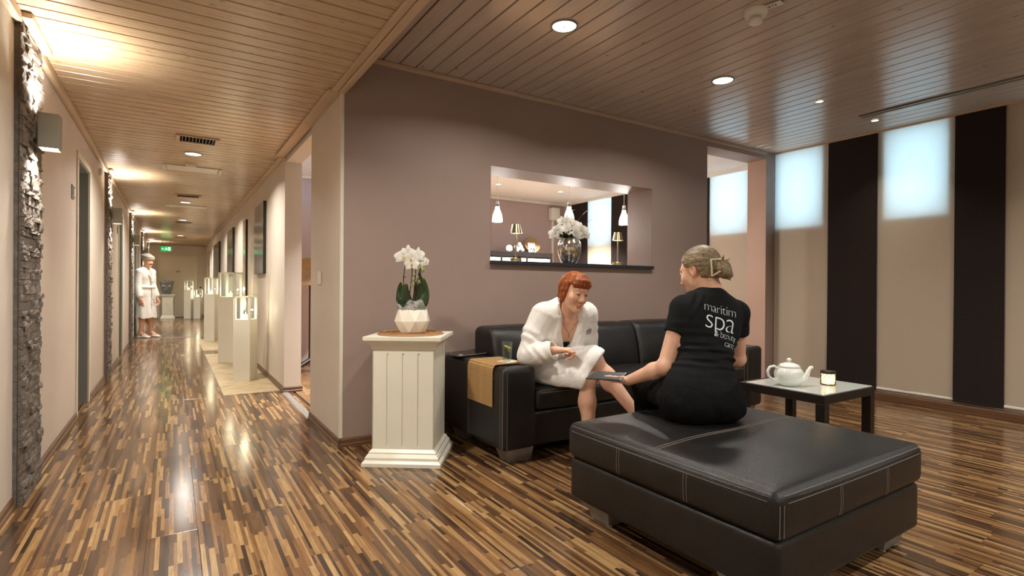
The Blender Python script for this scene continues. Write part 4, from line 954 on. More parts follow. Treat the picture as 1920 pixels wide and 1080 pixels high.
wp = empty('round_tray', (5.20, YR-.16, 1.67), 0, 'round wooden tray with a white card leaning on the shelf', 'tray')
o = MB().lathe([(.001, -.012), (.15, -.01), (.165, .0), (.16, .012), (.15, .0), (.001, -.002)], n=44, cap=False).build('dish', 'bamboo', wp, smooth=50); o.location = (0, 0, .145); o.rotation_euler = (radians(72), 0, 0); o.scale = (1, .82, 1)
o = bx('card', -.09, .06, -.003, .003, .02, .19, 'paper_white', wp); o.location = (-.01, -.05, .0); o.rotation_euler = (radians(-14), 0, 0)
for a, b in ((-.07, .05), (-.02, .055), (.0, .03)): MB().sph((a, -.075, b+.02), .014).build('pebble', 'ink', wp, smooth=60)
ws = empty('wall_speaker', (5.745, YR, 2.29), 0, 'white wall box with a vertical cable duct in the next room', 'speaker')
bx('housing', -.09, .09, -.12, 0, 0, .22, 'plastic_white', ws, bevel=.02, seg=3, smooth=40); bx('cable_duct', -.02, .02, -.02, 0, -1.9, 0, 'plastic_white', ws)
# bistro table in the next room, seen through the doorway
bt = empty('bistro_table', (1.50, 7.10, 0), 0, 'tall round bistro table with black pedestal seen through the left doorway', 'table')
MB().lathe([(.001, 1.10), (.36, 1.10), (.365, 1.115), (.36, 1.13), (.001, 1.13)], n=40, cap=False).build('tabletop', 'bamboo', bt, smooth=40)
MB().box(-.035, .035, -.035, .035, .12, 1.10).build('pedestal', 'dark_wood', bt, bevel=.003)
for k in range(4):
    a = k*pi/2+.35; d = Vector((cos(a), sin(a), 0)); MB().tube([d*.02+Vector((0, 0, .16)), d*.16+Vector((0, 0, .09)), d*.30+Vector((0, 0, .02))], [.03, .027, .02], 8).build('foot', 'dark_wood', bt, smooth=50)
t = empty('wooden_bowl', (1.42, 7.02, 1.13), 0, 'shallow wooden bowl standing on the bistro table', 'bowl')
o = MB().lathe([(.001, 0), (.12, .01), (.17, .035), (.175, .035), (.12, .0), (.001, -.01)], n=36, cap=False).build('dish', 'bamboo', t, smooth=60); o.location = (0, 0, .15); o.rotation_euler = (radians(58), radians(-15), radians(-20))
t = empty('rolled_cloth', (1.66, 6.93, 1.13), 0, 'small rolled cloth on the bistro table', 'towel')
MB().cyl((0, -.08, .045), (.05, .08, .045), .045, n=20).build('roll', 'linen', t, smooth=40)
# ------------------------------------------------------------ people: implicit surfaces meshed with surface nets
def V3(*a): return np.array(a, dtype=np.float32)
def nrm(v): v = np.array(v, float); return v/np.linalg.norm(v)
class Field:
    def __init__(s, lo, hi, h):
        s.lo = np.array(lo, float); s.h = h; s.n = (np.ceil((np.array(hi)-s.lo)/h)).astype(int)+1
        s.d = np.full(tuple(s.n), .5, np.float32)
    def sub(s, a, b):
        i0 = np.clip(np.floor((np.array(a)-s.lo)/s.h).astype(int), 0, s.n); i1 = np.clip(np.ceil((np.array(b)-s.lo)/s.h).astype(int)+1, 0, s.n)
        if np.any(i1 <= i0): return None
        sl = tuple(slice(p, q) for p, q in zip(i0, i1))
        ax = [(s.lo[k]+s.h*np.arange(i0[k], i1[k])).astype(np.float32) for k in range(3)]
        return sl, ax[0][:, None, None], ax[1][None, :, None], ax[2][None, None, :]
    def comb(s, sl, v, k, mode):
        d = s.d[sl]
        if mode == 'u':
            if k > 0: hh = np.maximum(k-np.abs(d-v), 0)/k; s.d[sl] = np.minimum(d, v)-hh*hh*k*.25
            else: s.d[sl] = np.minimum(d, v)
        else:      # subtract
            v = -v
            if k > 0: hh = np.maximum(k-np.abs(d-v), 0)/k; s.d[sl] = np.maximum(d, v)+hh*hh*k*.25
            else: s.d[sl] = np.maximum(d, v)
    def rc(s, a, b, ra, rb, k=.02, mode='u', flat=None):
        a = np.array(a, float); b = np.array(b, float); m_ = max(ra, rb)+k+2*s.h
        q = s.sub(np.minimum(a, b)-m_, np.maximum(a, b)+m_)
        if q is None: return s
        sl, X, Y, Z = q; ab = b-a; L = max(float(ab@ab), 1e-9)
        t = np.clip(((X-a[0])*ab[0]+(Y-a[1])*ab[1]+(Z-a[2])*ab[2])/L, 0, 1)
        dx = X-a[0]-t*ab[0]; dy = Y-a[1]-t*ab[1]; dz = Z-a[2]-t*ab[2]
        if flat is not None:
            n, f = nrm(flat[0]), flat[1]; dn = dx*n[0]+dy*n[1]+dz*n[2]; g = (1/f-1)
            dx = dx+n[0]*dn*g; dy = dy+n[1]*dn*g; dz = dz+n[2]*dn*g
        v = np.sqrt(dx*dx+dy*dy+dz*dz)-(ra+(rb-ra)*t)
        s.comb(sl, v.astype(np.float32), k, mode); return s
    def chain(s, pts, rs, k=.02, **kw):
        for i in range(len(pts)-1): s.rc(pts[i], pts[i+1], rs[i], rs[i+1], k if i == 0 else min(k, .012), **kw)
        return s
    def ell(s, c, r, R=None, k=.02, mode='u'):
        c = np.array(c, float); r = np.array(r, float); m_ = r.max()+k+2*s.h
        q = s.sub(c-m_, c+m_)
        if q is None: return s
        sl, X, Y, Z = q; x, y, z = X-c[0], Y-c[1], Z-c[2]
        if R is not None:
            R = np.array(R); x, y, z = x*R[0, 0]+y*R[1, 0]+z*R[2, 0], x*R[0, 1]+y*R[1, 1]+z*R[2, 1], x*R[0, 2]+y*R[1, 2]+z*R[2, 2]
        k0 = np.sqrt((x/r[0])**2+(y/r[1])**2+(z/r[2])**2); k1 = np.sqrt((x/r[0]**2)**2+(y/r[1]**2)**2+(z/r[2]**2)**2)
        v = k0*(k0-1)/np.maximum(k1, 1e-4); v = np.where(k0 < .05, -r.min(), v)
        s.comb(sl, v.astype(np.float32), k, mode); return s
    def func(s, a, b, fn, k=0, mode='u'):
        q = s.sub(a, b)
        if q is None: return s
        sl, X, Y, Z = q; s.comb(sl, fn(X, Y, Z).astype(np.float32), k, mode); return s
    def displace(s, fn, band=.03):
        idx = np.nonzero(np.abs(s.d) < band)
        X, Y, Z = [(s.lo[k]+s.h*idx[k]).astype(np.float32) for k in range(3)]
        s.d[idx] += fn(X, Y, Z).astype(np.float32); return s
    def mesh(s):
        d = s.d; ins = d < 0
        # active cells only near the surface
        c = ins[:-1, :-1, :-1].astype(np.int8)
        for i in (0, 1):
            for j in (0, 1):
                for k in (0, 1):
                    if i or j or k: c = c+ins[i:ins.shape[0]-1+i, j:ins.shape[1]-1+j, k:ins.shape[2]-1+k]
        act = (c > 0) & (c < 8); I = np.nonzero(act); n = len(I[0])
        idx = np.full(act.shape, -1, np.int32); idx[I] = np.arange(n)
        acc = np.zeros((n, 3), np.float32); cnt = np.zeros(n, np.float32)
        cor = {}
        for i in (0, 1):
            for j in (0, 1):
                for k in (0, 1): cor[(i, j, k)] = d[I[0]+i, I[1]+j, I[2]+k]
        for ax in range(3):
            o = [b for b in range(3) if b != ax]
            for u in (0, 1):
                for v in (0, 1):
                    p = [0, 0, 0]; p[o[0]] = u; p[o[1]] = v; q = list(p); q[ax] = 1
                    A, B = cor[tuple(p)], cor[tuple(q)]; m_ = (A < 0) != (B < 0); t = np.where(m_, A/np.where(m_, A-B, 1), 0)
                    acc[:, ax] += np.where(m_, t, 0); acc[:, o[0]] += m_*u; acc[:, o[1]] += m_*v; cnt += m_
        P = (np.stack(I, 1)+acc/cnt[:, None])*s.h+s.lo
        F = []
        for ax in range(3):
            o = [b for b in range(3) if b != ax]
            a = [slice(None)]*3; b = [slice(None)]*3; a[ax] = slice(0, -1); b[ax] = slice(1, None)
            A, B = ins[tuple(a)], ins[tuple(b)]; E_ = np.array(np.nonzero(A != B)); 
            ok = (E_[o[0]] > 0) & (E_[o[1]] > 0) & (E_[o[0]] < act.shape[o[0]]) & (E_[o[1]] < act.shape[o[1]]); E_ = E_[:, ok]
            q = []
            for du, dv in ((0, 0), (-1, 0), (-1, -1), (0, -1)):
                G = E_.copy(); G[o[0]] += du; G[o[1]] += dv; q.append(idx[G[0], G[1], G[2]])
            q = np.stack(q, 1); inside = A[E_[0], E_[1], E_[2]]
            flip = inside if ax != 1 else ~inside
            q[~flip] = q[~flip][:, ::-1]; F.append(q)
        return P, np.concatenate(F)
    def build(s, name, mat, parent=None, origin=None, col=None, smooth_iter=1):
        P, F = s.mesh(); O = np.array(origin if origin is not None else (0, 0, 0))
        me = bpy.data.meshes.new(name); me.vertices.add(len(P)); me.loops.add(F.size); me.polygons.add(len(F))
        me.vertices.foreach_set('co', (P-O).astype(np.float32).ravel()); me.loops.foreach_set('vertex_index', F.astype(np.int32).ravel())
        me.polygons.foreach_set('loop_start', np.arange(0, F.size, 4, dtype=np.int32)); me.polygons.foreach_set('loop_total', np.full(len(F), 4, np.int32))
        me.update(calc_edges=True); me.validate()
        me.materials.append(M[mat]); me.shade_smooth()
        if col is not None and len(me.vertices) == len(P):
            ca = me.color_attributes.new('tint', 'FLOAT_COLOR', 'POINT'); C_ = np.ones((len(P), 4), np.float32); C_[:, :3] = col(P); ca.data.foreach_set('color', C_.ravel())
        o = link(name, me, parent)
        if smooth_iter: sm = o.modifiers.new('smooth', 'SMOOTH'); sm.iterations = smooth_iter; sm.factor = .5
        return o, P, F
def axes(fwd, up=(0, 0, 1), roll=0):
    """columns: right, forward, up"""
    f = nrm(fwd); u = np.array(up, float); u = nrm(u-f*(u@f)); r = np.cross(f, u)
    if roll: r, u = r*cos(roll)+u*sin(roll), u*cos(roll)-r*sin(roll)
    return np.stack([r, f, u], 1)
def azel(az, el=0): az, el = radians(az), radians(el); return np.array([sin(az)*cos(el), cos(az)*cos(el), sin(el)])
def head(F, c, R, s=1.0, ears=True):
    c = np.array(c); T = lambda x, y, z: c+R@(np.array((x, y, z))*s)
    E = lambda p, r, k=.02, mode='u': F.ell(T(*p), np.array(r)*s, R, k*s, mode)
    C = lambda a, b, ra, rb, k=.012, mode='u': F.rc(T(*a), T(*b), ra*s, rb*s, k*s, mode)
    E((0, -.012, .03), (.076, .096, .088)); E((0, .018, -.03), (.065, .072, .078), .03)
    C((-.040, .015, -.062), (-.010, .064, -.096), .020, .017, .03); C((.040, .015, -.062), (.010, .064, -.096), .020, .017, .03)
    E((0, .070, -.101), (.020, .016, .015), .02)
    for q in (-1, 1):
        E((q*.036, .056, -.030), (.026, .026, .024), .03); C((q*.014, .084, .026), (q*.044, .070, .026), .008, .008, .018)
        E((q*.031, .098, .005), (.017, .014, .011), .014, 's')
        E((q*.031, .0735, .0065), (.0165, .0158, .0125), .004); E((q*.031, .074, -.0035), (.015, .0135, .006), .004)
        C((q*.015, .083, .008), (q*.031, .0885, .0125), .0028, .0035, .004); C((q*.031, .0885, .0125), (q*.047, .076, .005), .0035, .0025, .004)
        E((q*.0115, .094, -.037), (.0085, .009, .007), .008)
        if ears:
            E((q*.077, -.012, -.005), (.009, .020, .031), .008); E((q*.086, -.008, -.002), (.006, .010, .017), .006, 's')
            E((q*.076, -.006, -.032), (.007, .009, .010), .006)
    C((0, .082, .012), (0, .106, -.030), .0075, .0105, .014); E((0, .104, -.034), (.011, .010, .008), .008)
    C((-.023, .078, -.063), (-.006, .092, -.060), .0035, .0055, .006); C((.023, .078, -.063), (.006, .092, -.060), .0035, .0055, .006); C((-.006, .092, -.060), (.006, .092, -.060), .0052, .0052, .004)
    C((-.019, .079, -.069), (0, .090, -.0715),   .0035, .0062, .006); C((.019, .079, -.069), (0, .090, -.0715), .0035, .0062, .006)
    C((-.024, .084, -.0655), (.024, .084, -.0655), .0015, .0015, .003, 's'); C((0, .099, -.0655), (0, .097, -.0655), .0018, .0018, .004, 's')
    E((0, .085, -.085), (.014, .008, .005), .01, 's')
def headtint(c, R, s=1.0, lip=(.80, .50, .45), cheek=(1.0, .90, .86)):
    c = np.array(c)
    def f(P):
        L = (P-c)@R/s; col = np.ones((len(P), 3), np.float32)
        def g(p, r, cc):
            w_ = np.exp(-(((L-np.array(p))/np.array(r))**2).sum(1)**2)[:, None]; col[:] = col*(1-w_)+col*np.array(cc)*w_
        near = (np.abs(L) < .2).all(1)
        g((0, .092, -.0665), (.024, .02, .0125), lip)
        for q in (-1, 1): g((q*.040, .06, -.035), (.026, .04, .022), cheek); g((q*.079, -.01, -.005), (.02, .03, .035), (.98, .86, .80)); g((q*.031, .085, .004), (.018, .02, .010), (.93, .82, .78))
        g((0, .105, -.034), (.014, .015, .012), (1, .88, .84))
        return col
    return f
def face_parts(parent, O, c, R, s, brow, iris, lidded=True):
    c = np.array(c); T = lambda x, y, z: Vector(c+R@(np.array((x, y, z))*s)-np.array(O))
    for q in (-1, 1):
        e_ = MB().sph((0, 0, 0), .0122*s, 16, 10).build('eye', 'eye_white', parent, smooth=180, loc=T(q*.031, .0758, .0015))
        d = R@nrm((q*-.04, 1, -.35)); p = d*(.0115*s)
        MB().sph((0, 0, 0), .0055*s, 12, 8).build('iris', iris, e_, smooth=180, loc=Vector(p*.72))
        MB().tube([T(q*.015, .0875, .029), T(q*.030, .0868, .0325), T(q*.047, .0745, .028)], [.0018*s, .0022*s, .0010*s], 6).build('eyebrow', brow, parent, smooth=180)
        MB().tube([T(q*.018, .0865, .0005), T(q*.031, .0900, .0030), T(q*.045, .0805, -.001)], [.0010*s, .0016*s, .0012*s], 5).build('eyelashes', 'ink', parent, smooth=180)
def hand(F, w, d, n, side, curls, thumb, s=1.0, k=.008, spread=.0):
    """w wrist, d towards the fingers, n the way the palm faces, side towards the thumb; returns finger tips"""
    w = np.array(w, float); d = nrm(d); n = np.array(n, float); n = nrm(n-d*(n@d)); sd = nrm(np.cross(d, n)); sd = sd if sd@np.array(side, float) > 0 else -sd
    offs = [.029, .0098, -.0098, -.027]; ln = [(.040, .025, .021), (.044, .029, .022), (.041, .027, .021), (.033, .020, .018)]; up = [.083, .086, .081, .073]
    tips = []
    for i in range(4):
        kn = w+d*up[i]*s+sd*offs[i]*s-n*.004*s
        F.rc(w+sd*offs[i]*.55*s, kn, .0145*s, .0110*s, .014*s, flat=None)
        F.rc(w+sd*offs[i]*.6*s+d*.03*s+n*.006*s, w+d*(up[i]-.012)*s+sd*offs[i]*s+n*.005*s, .010*s, .009*s, .01*s)
        p = kn; cum = 0; dd = nrm(d+sd*spread*(1.2-i*.8))
        for j in range(3):
            cum += radians(curls[i][j] if isinstance(curls[i], (tuple, list)) else curls[i]); v = dd*cos(cum)+n*sin(cum)
            r0 = (.0092, .0082, .0074, )[j]*(1 if i < 3 else .88); q = p+v*ln[i][j]*s; F.rc(p, q, r0*s, r0*.92*s, .0035*s); p = q
        tips.append((p, v, np.cross(v, sd)))
    b = w+d*.018*s+sd*.022*s; p = b
    F.rc(w+d*.03*s+sd*.012*s+n*.004*s, b+nrm(thumb[0])*.02*s, .016*s, .015*s, .012*s)
    for j, (L, r0) in enumerate(((.043, .0125), (.030, .0098), (.024, .0088))):
        v = nrm(np.array(thumb[j], float)); q = p+v*L*s; F.rc(p, q, r0*s, r0*.9*s, .006*s); p = q
    tips.append((p, v, None)); return tips
def waves(seed, amp, freq, n=5):
    r = np.random.default_rng(seed); D = r.normal(size=(n, 3)); D /= np.linalg.norm(D, axis=1)[:, None]; D *= freq*(.5+r.random((n, 1))); ph = r.random(n)*6
    return lambda X, Y, Z: amp*sum(np.sin(D[i, 0]*X+D[i, 1]*Y+D[i, 2]*Z+ph[i]+1.5*np.sin(D[(i+1) % n, 0]*.6*X+D[(i+1) % n, 2]*.6*Z+D[(i+1) % n, 1]*.6*Y)) for i in range(n))/n
# materials for people
def skin(name, col):
    t = NT(name); a = t.n('ShaderNodeVertexColor', {'layer_name': 'tint'}).outputs[0]; p = t.obj(); nz = t.noise(p, 14, 5).outputs[0]
    base = t.ramp(nz, [(.3, tuple(c*.90 for c in col[:3])+(1,)), (.7, tuple(min(1, c*1.08) for c in col[:3])+(1,))])
    t.set(Base_Color=t.mix(1.0, base, a, 'MULTIPLY'), Roughness=.48, Specular_IOR_Level=.4, Subsurface_Weight=.12, Subsurface_Radius=(.012, .005, .003), Subsurface_Scale=1.0)
    t.bump(t.noise(p, 260, 2).outputs[0], .12, .0012); return t.m
M['skin'] = skin('fair_skin', hexc(226, 178, 150)); M['skin_b'] = skin('tan_skin', hexc(222, 174, 146))
def terry():
    t = NT('terry_cloth'); p = t.obj(); a = t.noise(p, 420, 3, .7).outputs[0]; b = t.noise(p, 60, 3).outputs[0]
    t.set(Base_Color=t.ramp(b, [(.3, hexc(238, 235, 228)), (.7, hexc(250, 248, 244))]), Roughness=.95, Specular_IOR_Level=.1, Sheen_Weight=.25)
    t.bump(t.math('ADD', a, t.math('MULTIPLY', b, .6)), .7, .004); return t.m
M['terry'] = terry()
def hair(name, c0, c1, c2, sc=(1, 1, .12)):
    t = NT(name); p = t.n('ShaderNodeTexCoord').outputs['UV'] if False else t.obj(); g = t.noise(t.map(p, sc), 160, 4, .6, .3).outputs[0]
    t.set(Base_Color=t.ramp(g, [(.3, c0), (.5, c1), (.7, c2)]), Roughness=.5, Specular_IOR_Level=.3); t.bump(g, .35, .003); return t.m
M['hair_red'] = hair('copper_hair', hexc(84, 40, 16), hexc(142, 72, 32), hexc(182, 108, 56))
M['hair_blond'] = hair('ash_blond_hair', hexc(84, 72, 54), hexc(130, 114, 88), hexc(172, 156, 126), (1, .12, .7))
M['eye_white'] = simple('eye_white', hexc(215, 205, 198), .2, var=.01); M['iris'] = simple('dark_iris', hexc(50, 36, 28), .15)
M['black_cotton'] = simple('black_cotton', hexc(24, 26, 27), .85, var=.15, scale=20, bumps=.4, bscale=500, bdist=.001, spec=.15)
M['black_denim'] = simple('black_denim', hexc(17, 17, 18), .9, var=.2, scale=60, bumps=.5, bscale=700, bdist=.001, spec=.12)
M['print_white'] = simple('shirt_print', hexc(228, 240, 248), .6, var=.01)
M['nail_red'] = simple('coral_nail', hexc(225, 90, 60), .2); M['shell_clip'] = simple('shell_clip', hexc(205, 190, 160), .2, var=.08, scale=60)
def project(me_obj, bv, origin, ex, ey, dirv, off=.0015, O=(0, 0, 0)):
    """wrap a flat mesh (xy) onto a surface: origin+x*ex+y*ey cast along dirv"""
    for v in me_obj.data.vertices:
        p = Vector(origin)+Vector(ex)*v.co.x+Vector(ey)*v.co.y; h = bv.ray_cast(p, Vector(dirv))
        if h[0] is not None: v.co = h[0]-Vector(dirv)*(off+max(0, v.co.z))-Vector(O)
        else: v.co = p-Vector(O)

# ============ the seated guest in the bathrobe
def guest():
    O = (2.24, 3.0, 0); root = empty('person', O, 0, 'person in a white bathrobe sitting on the sofa with crossed legs, looking down', 'person')
    h = .0036
    hip = np.array((2.24, 3.06, .57)); c7 = np.array((2.20, 2.80, .955)); lx = nrm((.335, -.06, 0)); T = nrm(c7-hip); fr = np.cross(lx, T)
    Rt = np.stack([lx, fr, T], 1); loc = lambda a, f, t: c7+lx*a+fr*f+T*t
    shR, shL = c7-lx*.158-T*.035+fr*.02, c7+lx*.158-T*.035+fr*.02
    elR, wrR = np.array((1.945, 2.86, .665)), np.array((2.035, 2.68, .705)); elL, wrL = np.array((2.435, 2.86, .665)), np.array((2.415, 2.74, .545))
    hc = np.array((2.178, 2.688, 1.072)); hf = azel(181, -15); Rh = axes(hf, (0, 0, 1), radians(6)); hs = 1.02
    kR, aR, kL, aL = np.array((2.225, 2.605, .520)), np.array((2.205, 2.565, .085)), np.array((2.262, 2.590, .640)), np.array((2.432, 2.345, .29))
    hpR, hpL = hip-lx*.09, hip+lx*.09
    B = Field((1.86, 2.14, 0), (2.62, 3.26, 1.24), h)
    def torso(F, o=0):
        F.ell(hip+T*.02, (.165+o, .125+o, .13+o), Rt); F.ell((hip+c7)/2, (.135+o, .105+o, .17+o), Rt, .05); F.ell(loc(0, .02, -.13), (.158+o, .105+o, .13+o), Rt, .05)
        for q in (-1, 1): F.ell(loc(q*.07, .085, -.17), (.06+o, .05+o, .06+o), Rt, .04); F.rc(c7+T*.0, c7+lx*q*.14-T*.03+fr*.02, .05+o, .045+o, .04)
    torso(B)
    nk = hc+Rh@np.array((0, -.022, -.085)); B.rc(c7+fr*.03-T*.015, nk, .055, .050, .03); B.rc(c7+fr*.06-T*.03, nk+Rh@np.array((0, .03, 0)), .03, .04, .03)
    head(B, hc, Rh, hs)
    for q in (-1, 1): B.rc(loc(q*.02, .092, -.035), loc(q*.12, .075, -.015), .010, .009, .022)       # collar bones
    for sh, el, wr in ((shR, elR, wrR), (shL, elL, wrL)): B.rc(sh, el, .046, .038, .02); B.rc(el, wr, .038, .026, .02)
    for hp, kn, an in ((hpR, kR, aR), (hpL, kL, aL)):
        B.rc(hp, kn, .082, .054, .03); B.ell(kn, (.054, .052, .056), None, .03)
        m_ = kn+(an-kn)*.33; bk = nrm(np.cross(np.cross(an-kn, kn-hp), an-kn)); bk = -bk if bk@(kn-hp) > 0 else bk
        B.rc(kn, m_, .050, .050, .02); B.rc(m_, an, .050, .031, .02); B.ell(m_+bk*.014, (.046, .046, .075), None, .03)
    B.chain([aR+V3(0, .02, -.02), aR+V3(-.01, -.08, -.045), aR+V3(-.015, -.15, -.06)], [.034, .032, .024], .02); B.rc(aR, aR+V3(0, .04, -.055), .032, .028, .02)
    fd = nrm((.62, -.45, -.64)); B.chain([aL, aL+fd*.09, aL+fd*.16], [.032, .031, .022], .02); B.rc(aL, aL+V3(-.01, .03, -.04), .03, .026, .02)
    tipR = hand(B, wrR, (.74, -.62, .02), (.1, -.15, -1), (-.2, -.2, 1) if False else (-.55, -.75, .2), [(55, 75, 45), (60, 80, 48), (64, 82, 50), (68, 82, 50)], [(.50, -.86, .0), (.75, -.6, -.25), (.85, -.40, -.35)], 1.0)
    hand(B, wrL, (-.1, -.9, -.35), (0, -.3, -1), (-1, .1, .1), [(10, 15, 12)]*4, [(-.7, -.6, -.1), (-.5, -.8, -.2), (-.4, -.9, -.2)])
    body, P, F_ = B.build('body', 'skin', root, O, headtint(hc, Rh, hs))
    face_parts(root, O, hc, Rh, hs, 'hair_red', 'iris')
    p, v, _ = tipR[4]; MB().sph((0, 0, 0), .0075, sc=(1.5, 1, .6)).build('thumbnail', 'nail_red', root, smooth=180, loc=Vector(p+np.array((-.001, -.002, .0065))-np.array(O)))
    # black top inside the robe
    G = Field((2.0, 2.5, .62), (2.4, 3.0, 1.0), .005); torso(G, .011)
    G.func((1.9, 2.4, .5), (2.5, 3.1, 1.1), lambda X, Y, Z: -((X-c7[0])*T[0]+(Y-c7[1])*T[1]+(Z-c7[2])*T[2]+.175), 0, 's')
    G.build('black_top', 'black_cotton', root, O)
    # bathrobe
    R_ = Field((1.80, 2.46, .44), (2.62, 3.30, 1.06), h)
    torso(R_, .030)
    for q in (-1, 1): R_.rc(c7, c7+lx*q*.15-T*.04+fr*.01, .070, .072, .03)
    R_.chain([shR, (shR+elR)/2+V3(-.01, .01, .0), elR, elR+V3(.02, -.05, .008), wrR-(wrR-elR)*.12], [.078, .079, .074, .074, .062], .035)
    R_.chain([shL, elL, wrL], [.076, .073, .064], .035)
    cuffd = nrm(wrR-elR); cp = wrR-cuffd*.018
    R_.func(wrR-.11, wrR+.11, lambda X, Y, Z: np.maximum(-((X-cp[0])*cuffd[0]+(Y-cp[1])*cuffd[1]+(Z-cp[2])*cuffd[2]), np.sqrt((X-wrR[0])**2+(Y-wrR[1])**2+(Z-wrR[2])**2)-.085), .006, 's')
    R_.rc(cp-cuffd*.02, cp+cuffd*.004, .048, .050, .008, 's')
    # skirt over the thighs
    S_ = Field((1.80, 2.46, .44), (2.62, 3.30, 1.06), h)
    S_.rc(hpR, kR+V3(-.01, .0, -.0), .112, .082, .04); S_.rc(hpL, kL+V3(0, -.025, .004), .115, .080, .05); S_.rc(hip, (kR+kL)/2, .12, .075, .06)
    S_.rc((2.05, 2.98, .545), (2.13, 2.80, .535), .085, .075, .06); S_.rc((2.10, 2.85, .53), (2.19, 2.68, .50), .075, .055, .05)
    S_.rc((2.40, 3.0, .54), (2.36, 2.8, .54), .085, .07, .05)
    for a, b in [((2.08, 2.86, .61), (2.24, 2.60, .60)), ((2.06, 2.90, .575), (2.20, 2.64, .545)), ((2.12, 2.76, .66), (2.25, 2.58, .68)), ((2.16, 2.74, .69), (2.28, 2.60, .715))]: S_.rc(a, b, .014, .012, .03)
    pl_ = np.array((2.315, 2.56, .68)); pn = nrm((.62, -.62, -.50))
    wv = waves(5, .010, 34)
    S_.func((1.7, 2.3, .3), (2.7, 3.4, 1.1), lambda X, Y, Z: -((X-pl_[0])*pn[0]+(Y-pl_[1])*pn[1]+(Z-pl_[2])*pn[2]+wv(X, Y*.2, Z)), .012, 's')
    R_.d = np.where(True, np.minimum(R_.d, S_.d)-np.maximum(.03-np.abs(R_.d-S_.d), 0)**2/.03*.25, 0).astype(np.float32)
    R_.func((1.7, 2.3, .4), (2.7, 3.4, 1.1), lambda X, Y, Z: Z-.458+0*X+0*Y, .01, 's')       # rests on the seat
    # front overlap, V neck and shawl collar
    R_.chain([loc(.10, .14, -.27), loc(.02, .155, -.32), loc(-.08, .13, -.37)], [.02, .02, .018], .03)
    def vneck(X, Y, Z):
        a = (X-c7[0])*lx[0]+(Y-c7[1])*lx[1]+(Z-c7[2])*lx[2]; t = (X-c7[0])*T[0]+(Y-c7[1])*T[1]+(Z-c7[2])*T[2]; f = (X-c7[0])*fr[0]+(Y-c7[1])*fr[1]+(Z-c7[2])*fr[2]
        return np.maximum(np.abs(a+.004)-.082*np.clip((t+.295)/.19, 0, 1.05), np.maximum(.03-f, f-.21))
    R_.func((1.9, 2.35, .6), (2.5, 3.0, 1.1), vneck, .008, 's')
    for q in (-1, 1):
        col_ = [loc(0, -.055, .035), loc(q*.055, -.035, .035), loc(q*.082, .02, .03), loc(q*.082, .075, -.01), loc(q*.080, .112, -.08), loc(q*.058, .140, -.16), loc(q*.004, .152, -.285)]
        R_.chain(col_, [.022, .023, .024, .024, .024, .024, .020], .006)
        R_.chain([loc(q*.122, .05, .0), loc(q*.125, .095, -.07), loc(q*.10, .128, -.16), loc(q*.03, .150, -.28)], [.010, .014, .015, .012], .006)
    def slv(X, Y, Z):      # folds running across the bent sleeves
        o_ = 0
        for el, wr, sh in ((elR, wrR, shR), (elL, wrL, shL)):
            for a, b, am in ((sh, el, .0035), (el, wr, .0035)):
                dd = nrm(b-a); u = (X-a[0])*dd[0]+(Y-a[1])*dd[1]+(Z-a[2])*dd[2]; L_ = np.linalg.norm(b-a)
                dist = np.sqrt(np.maximum((X-a[0])**2+(Y-a[1])**2+(Z-a[2])**2-u*u, 0)); w_ = np.exp(-((u-L_*.6)/(L_*.5))**2)*(dist < .10)
                o_ = o_+am*w_*np.sin(u*75+2.2*np.sin(X*22+Z*30)+Z*20)
        return o_
    R_.displace(slv); R_.displace(waves(3, .006, 30)); R_.displace(waves(8, .0018, 110))
    robe, P, F_ = R_.build('bathrobe', 'terry', root, O, smooth_iter=2)
    bvh = BVHTree.FromPolygons([Vector(p) for p in P], F_.tolist())
    # embroidered dark emblem: three little peaked strokes over a line of tiny marks
    em = MB()
    for k_, (x0, hgt) in enumerate([(-.016, .020), (-.003, .030), (.011, .024)]):
        em.add([(x0, 0, 0), (x0+.009, 0, 0), (x0+.008, hgt, 0), (x0+.004, hgt*.6, 0)], [(0, 1, 2, 3)])
    for k_ in range(5): em.add([(-.02+k_*.009, -.008, 0), (-.014+k_*.009, -.008, 0), (-.014+k_*.009, -.003, 0), (-.02+k_*.009, -.003, 0)], [(0, 1, 2, 3)])
    for k_ in range(6): em.add([(-.018+k_*.007, -.017, 0), (-.013+k_*.007, -.017, 0), (-.013+k_*.007, -.013, 0), (-.018+k_*.007, -.013, 0)], [(0, 1, 2, 3)])
    e_ = em.build('embroidered_emblem', 'ink', robe, fix=False)
    project(e_, bvh, loc(.150, .20, -.10), lx, T, -fr, .0025, O); sm = e_.modifiers.new('t', 'SOLIDIFY'); sm.thickness = .001
    # hair: cap, fringe, tied at the back with loose strands
    H = Field(hc-.2, hc+.2, .0032); s = hs
    Tt = lambda x, y, z: hc+Rh@(np.array((x, y, z))*s)
    H.ell(Tt(0, -.016, .034), np.array((.081, .101, .093))*s, Rh, 0); H.rc(Tt(0, -.07, .0), Tt(0, -.085, -.05), .062*s, .04*s, .03)
    def L(X, Y, Z): x, y, z = X-hc[0], Y-hc[1], Z-hc[2]; return [(x*Rh[0, i]+y*Rh[1, i]+z*Rh[2, i])/s for i in range(3)]
    def facecut(X, Y, Z):
        x, y, z = L(X, Y, Z); return np.maximum.reduce([.028-y-np.maximum(0, -(np.abs(x)-.045))*.3, z-.046+0*x, np.abs(x)*0-1])
    H.func(hc-.2, hc+.2, facecut, .01, 's')
    H.func(hc-.2, hc+.2, lambda X, Y, Z: L(X, Y, Z)[2]+.045+np.maximum(0, .0)*X, .01, 's') if False else None
    H.func(hc-.2, hc+.2, lambda X, Y, Z: np.maximum(L(X, Y, Z)[2]+.04, -.04-L(X, Y, Z)[1]+0*X) , .01, 's')
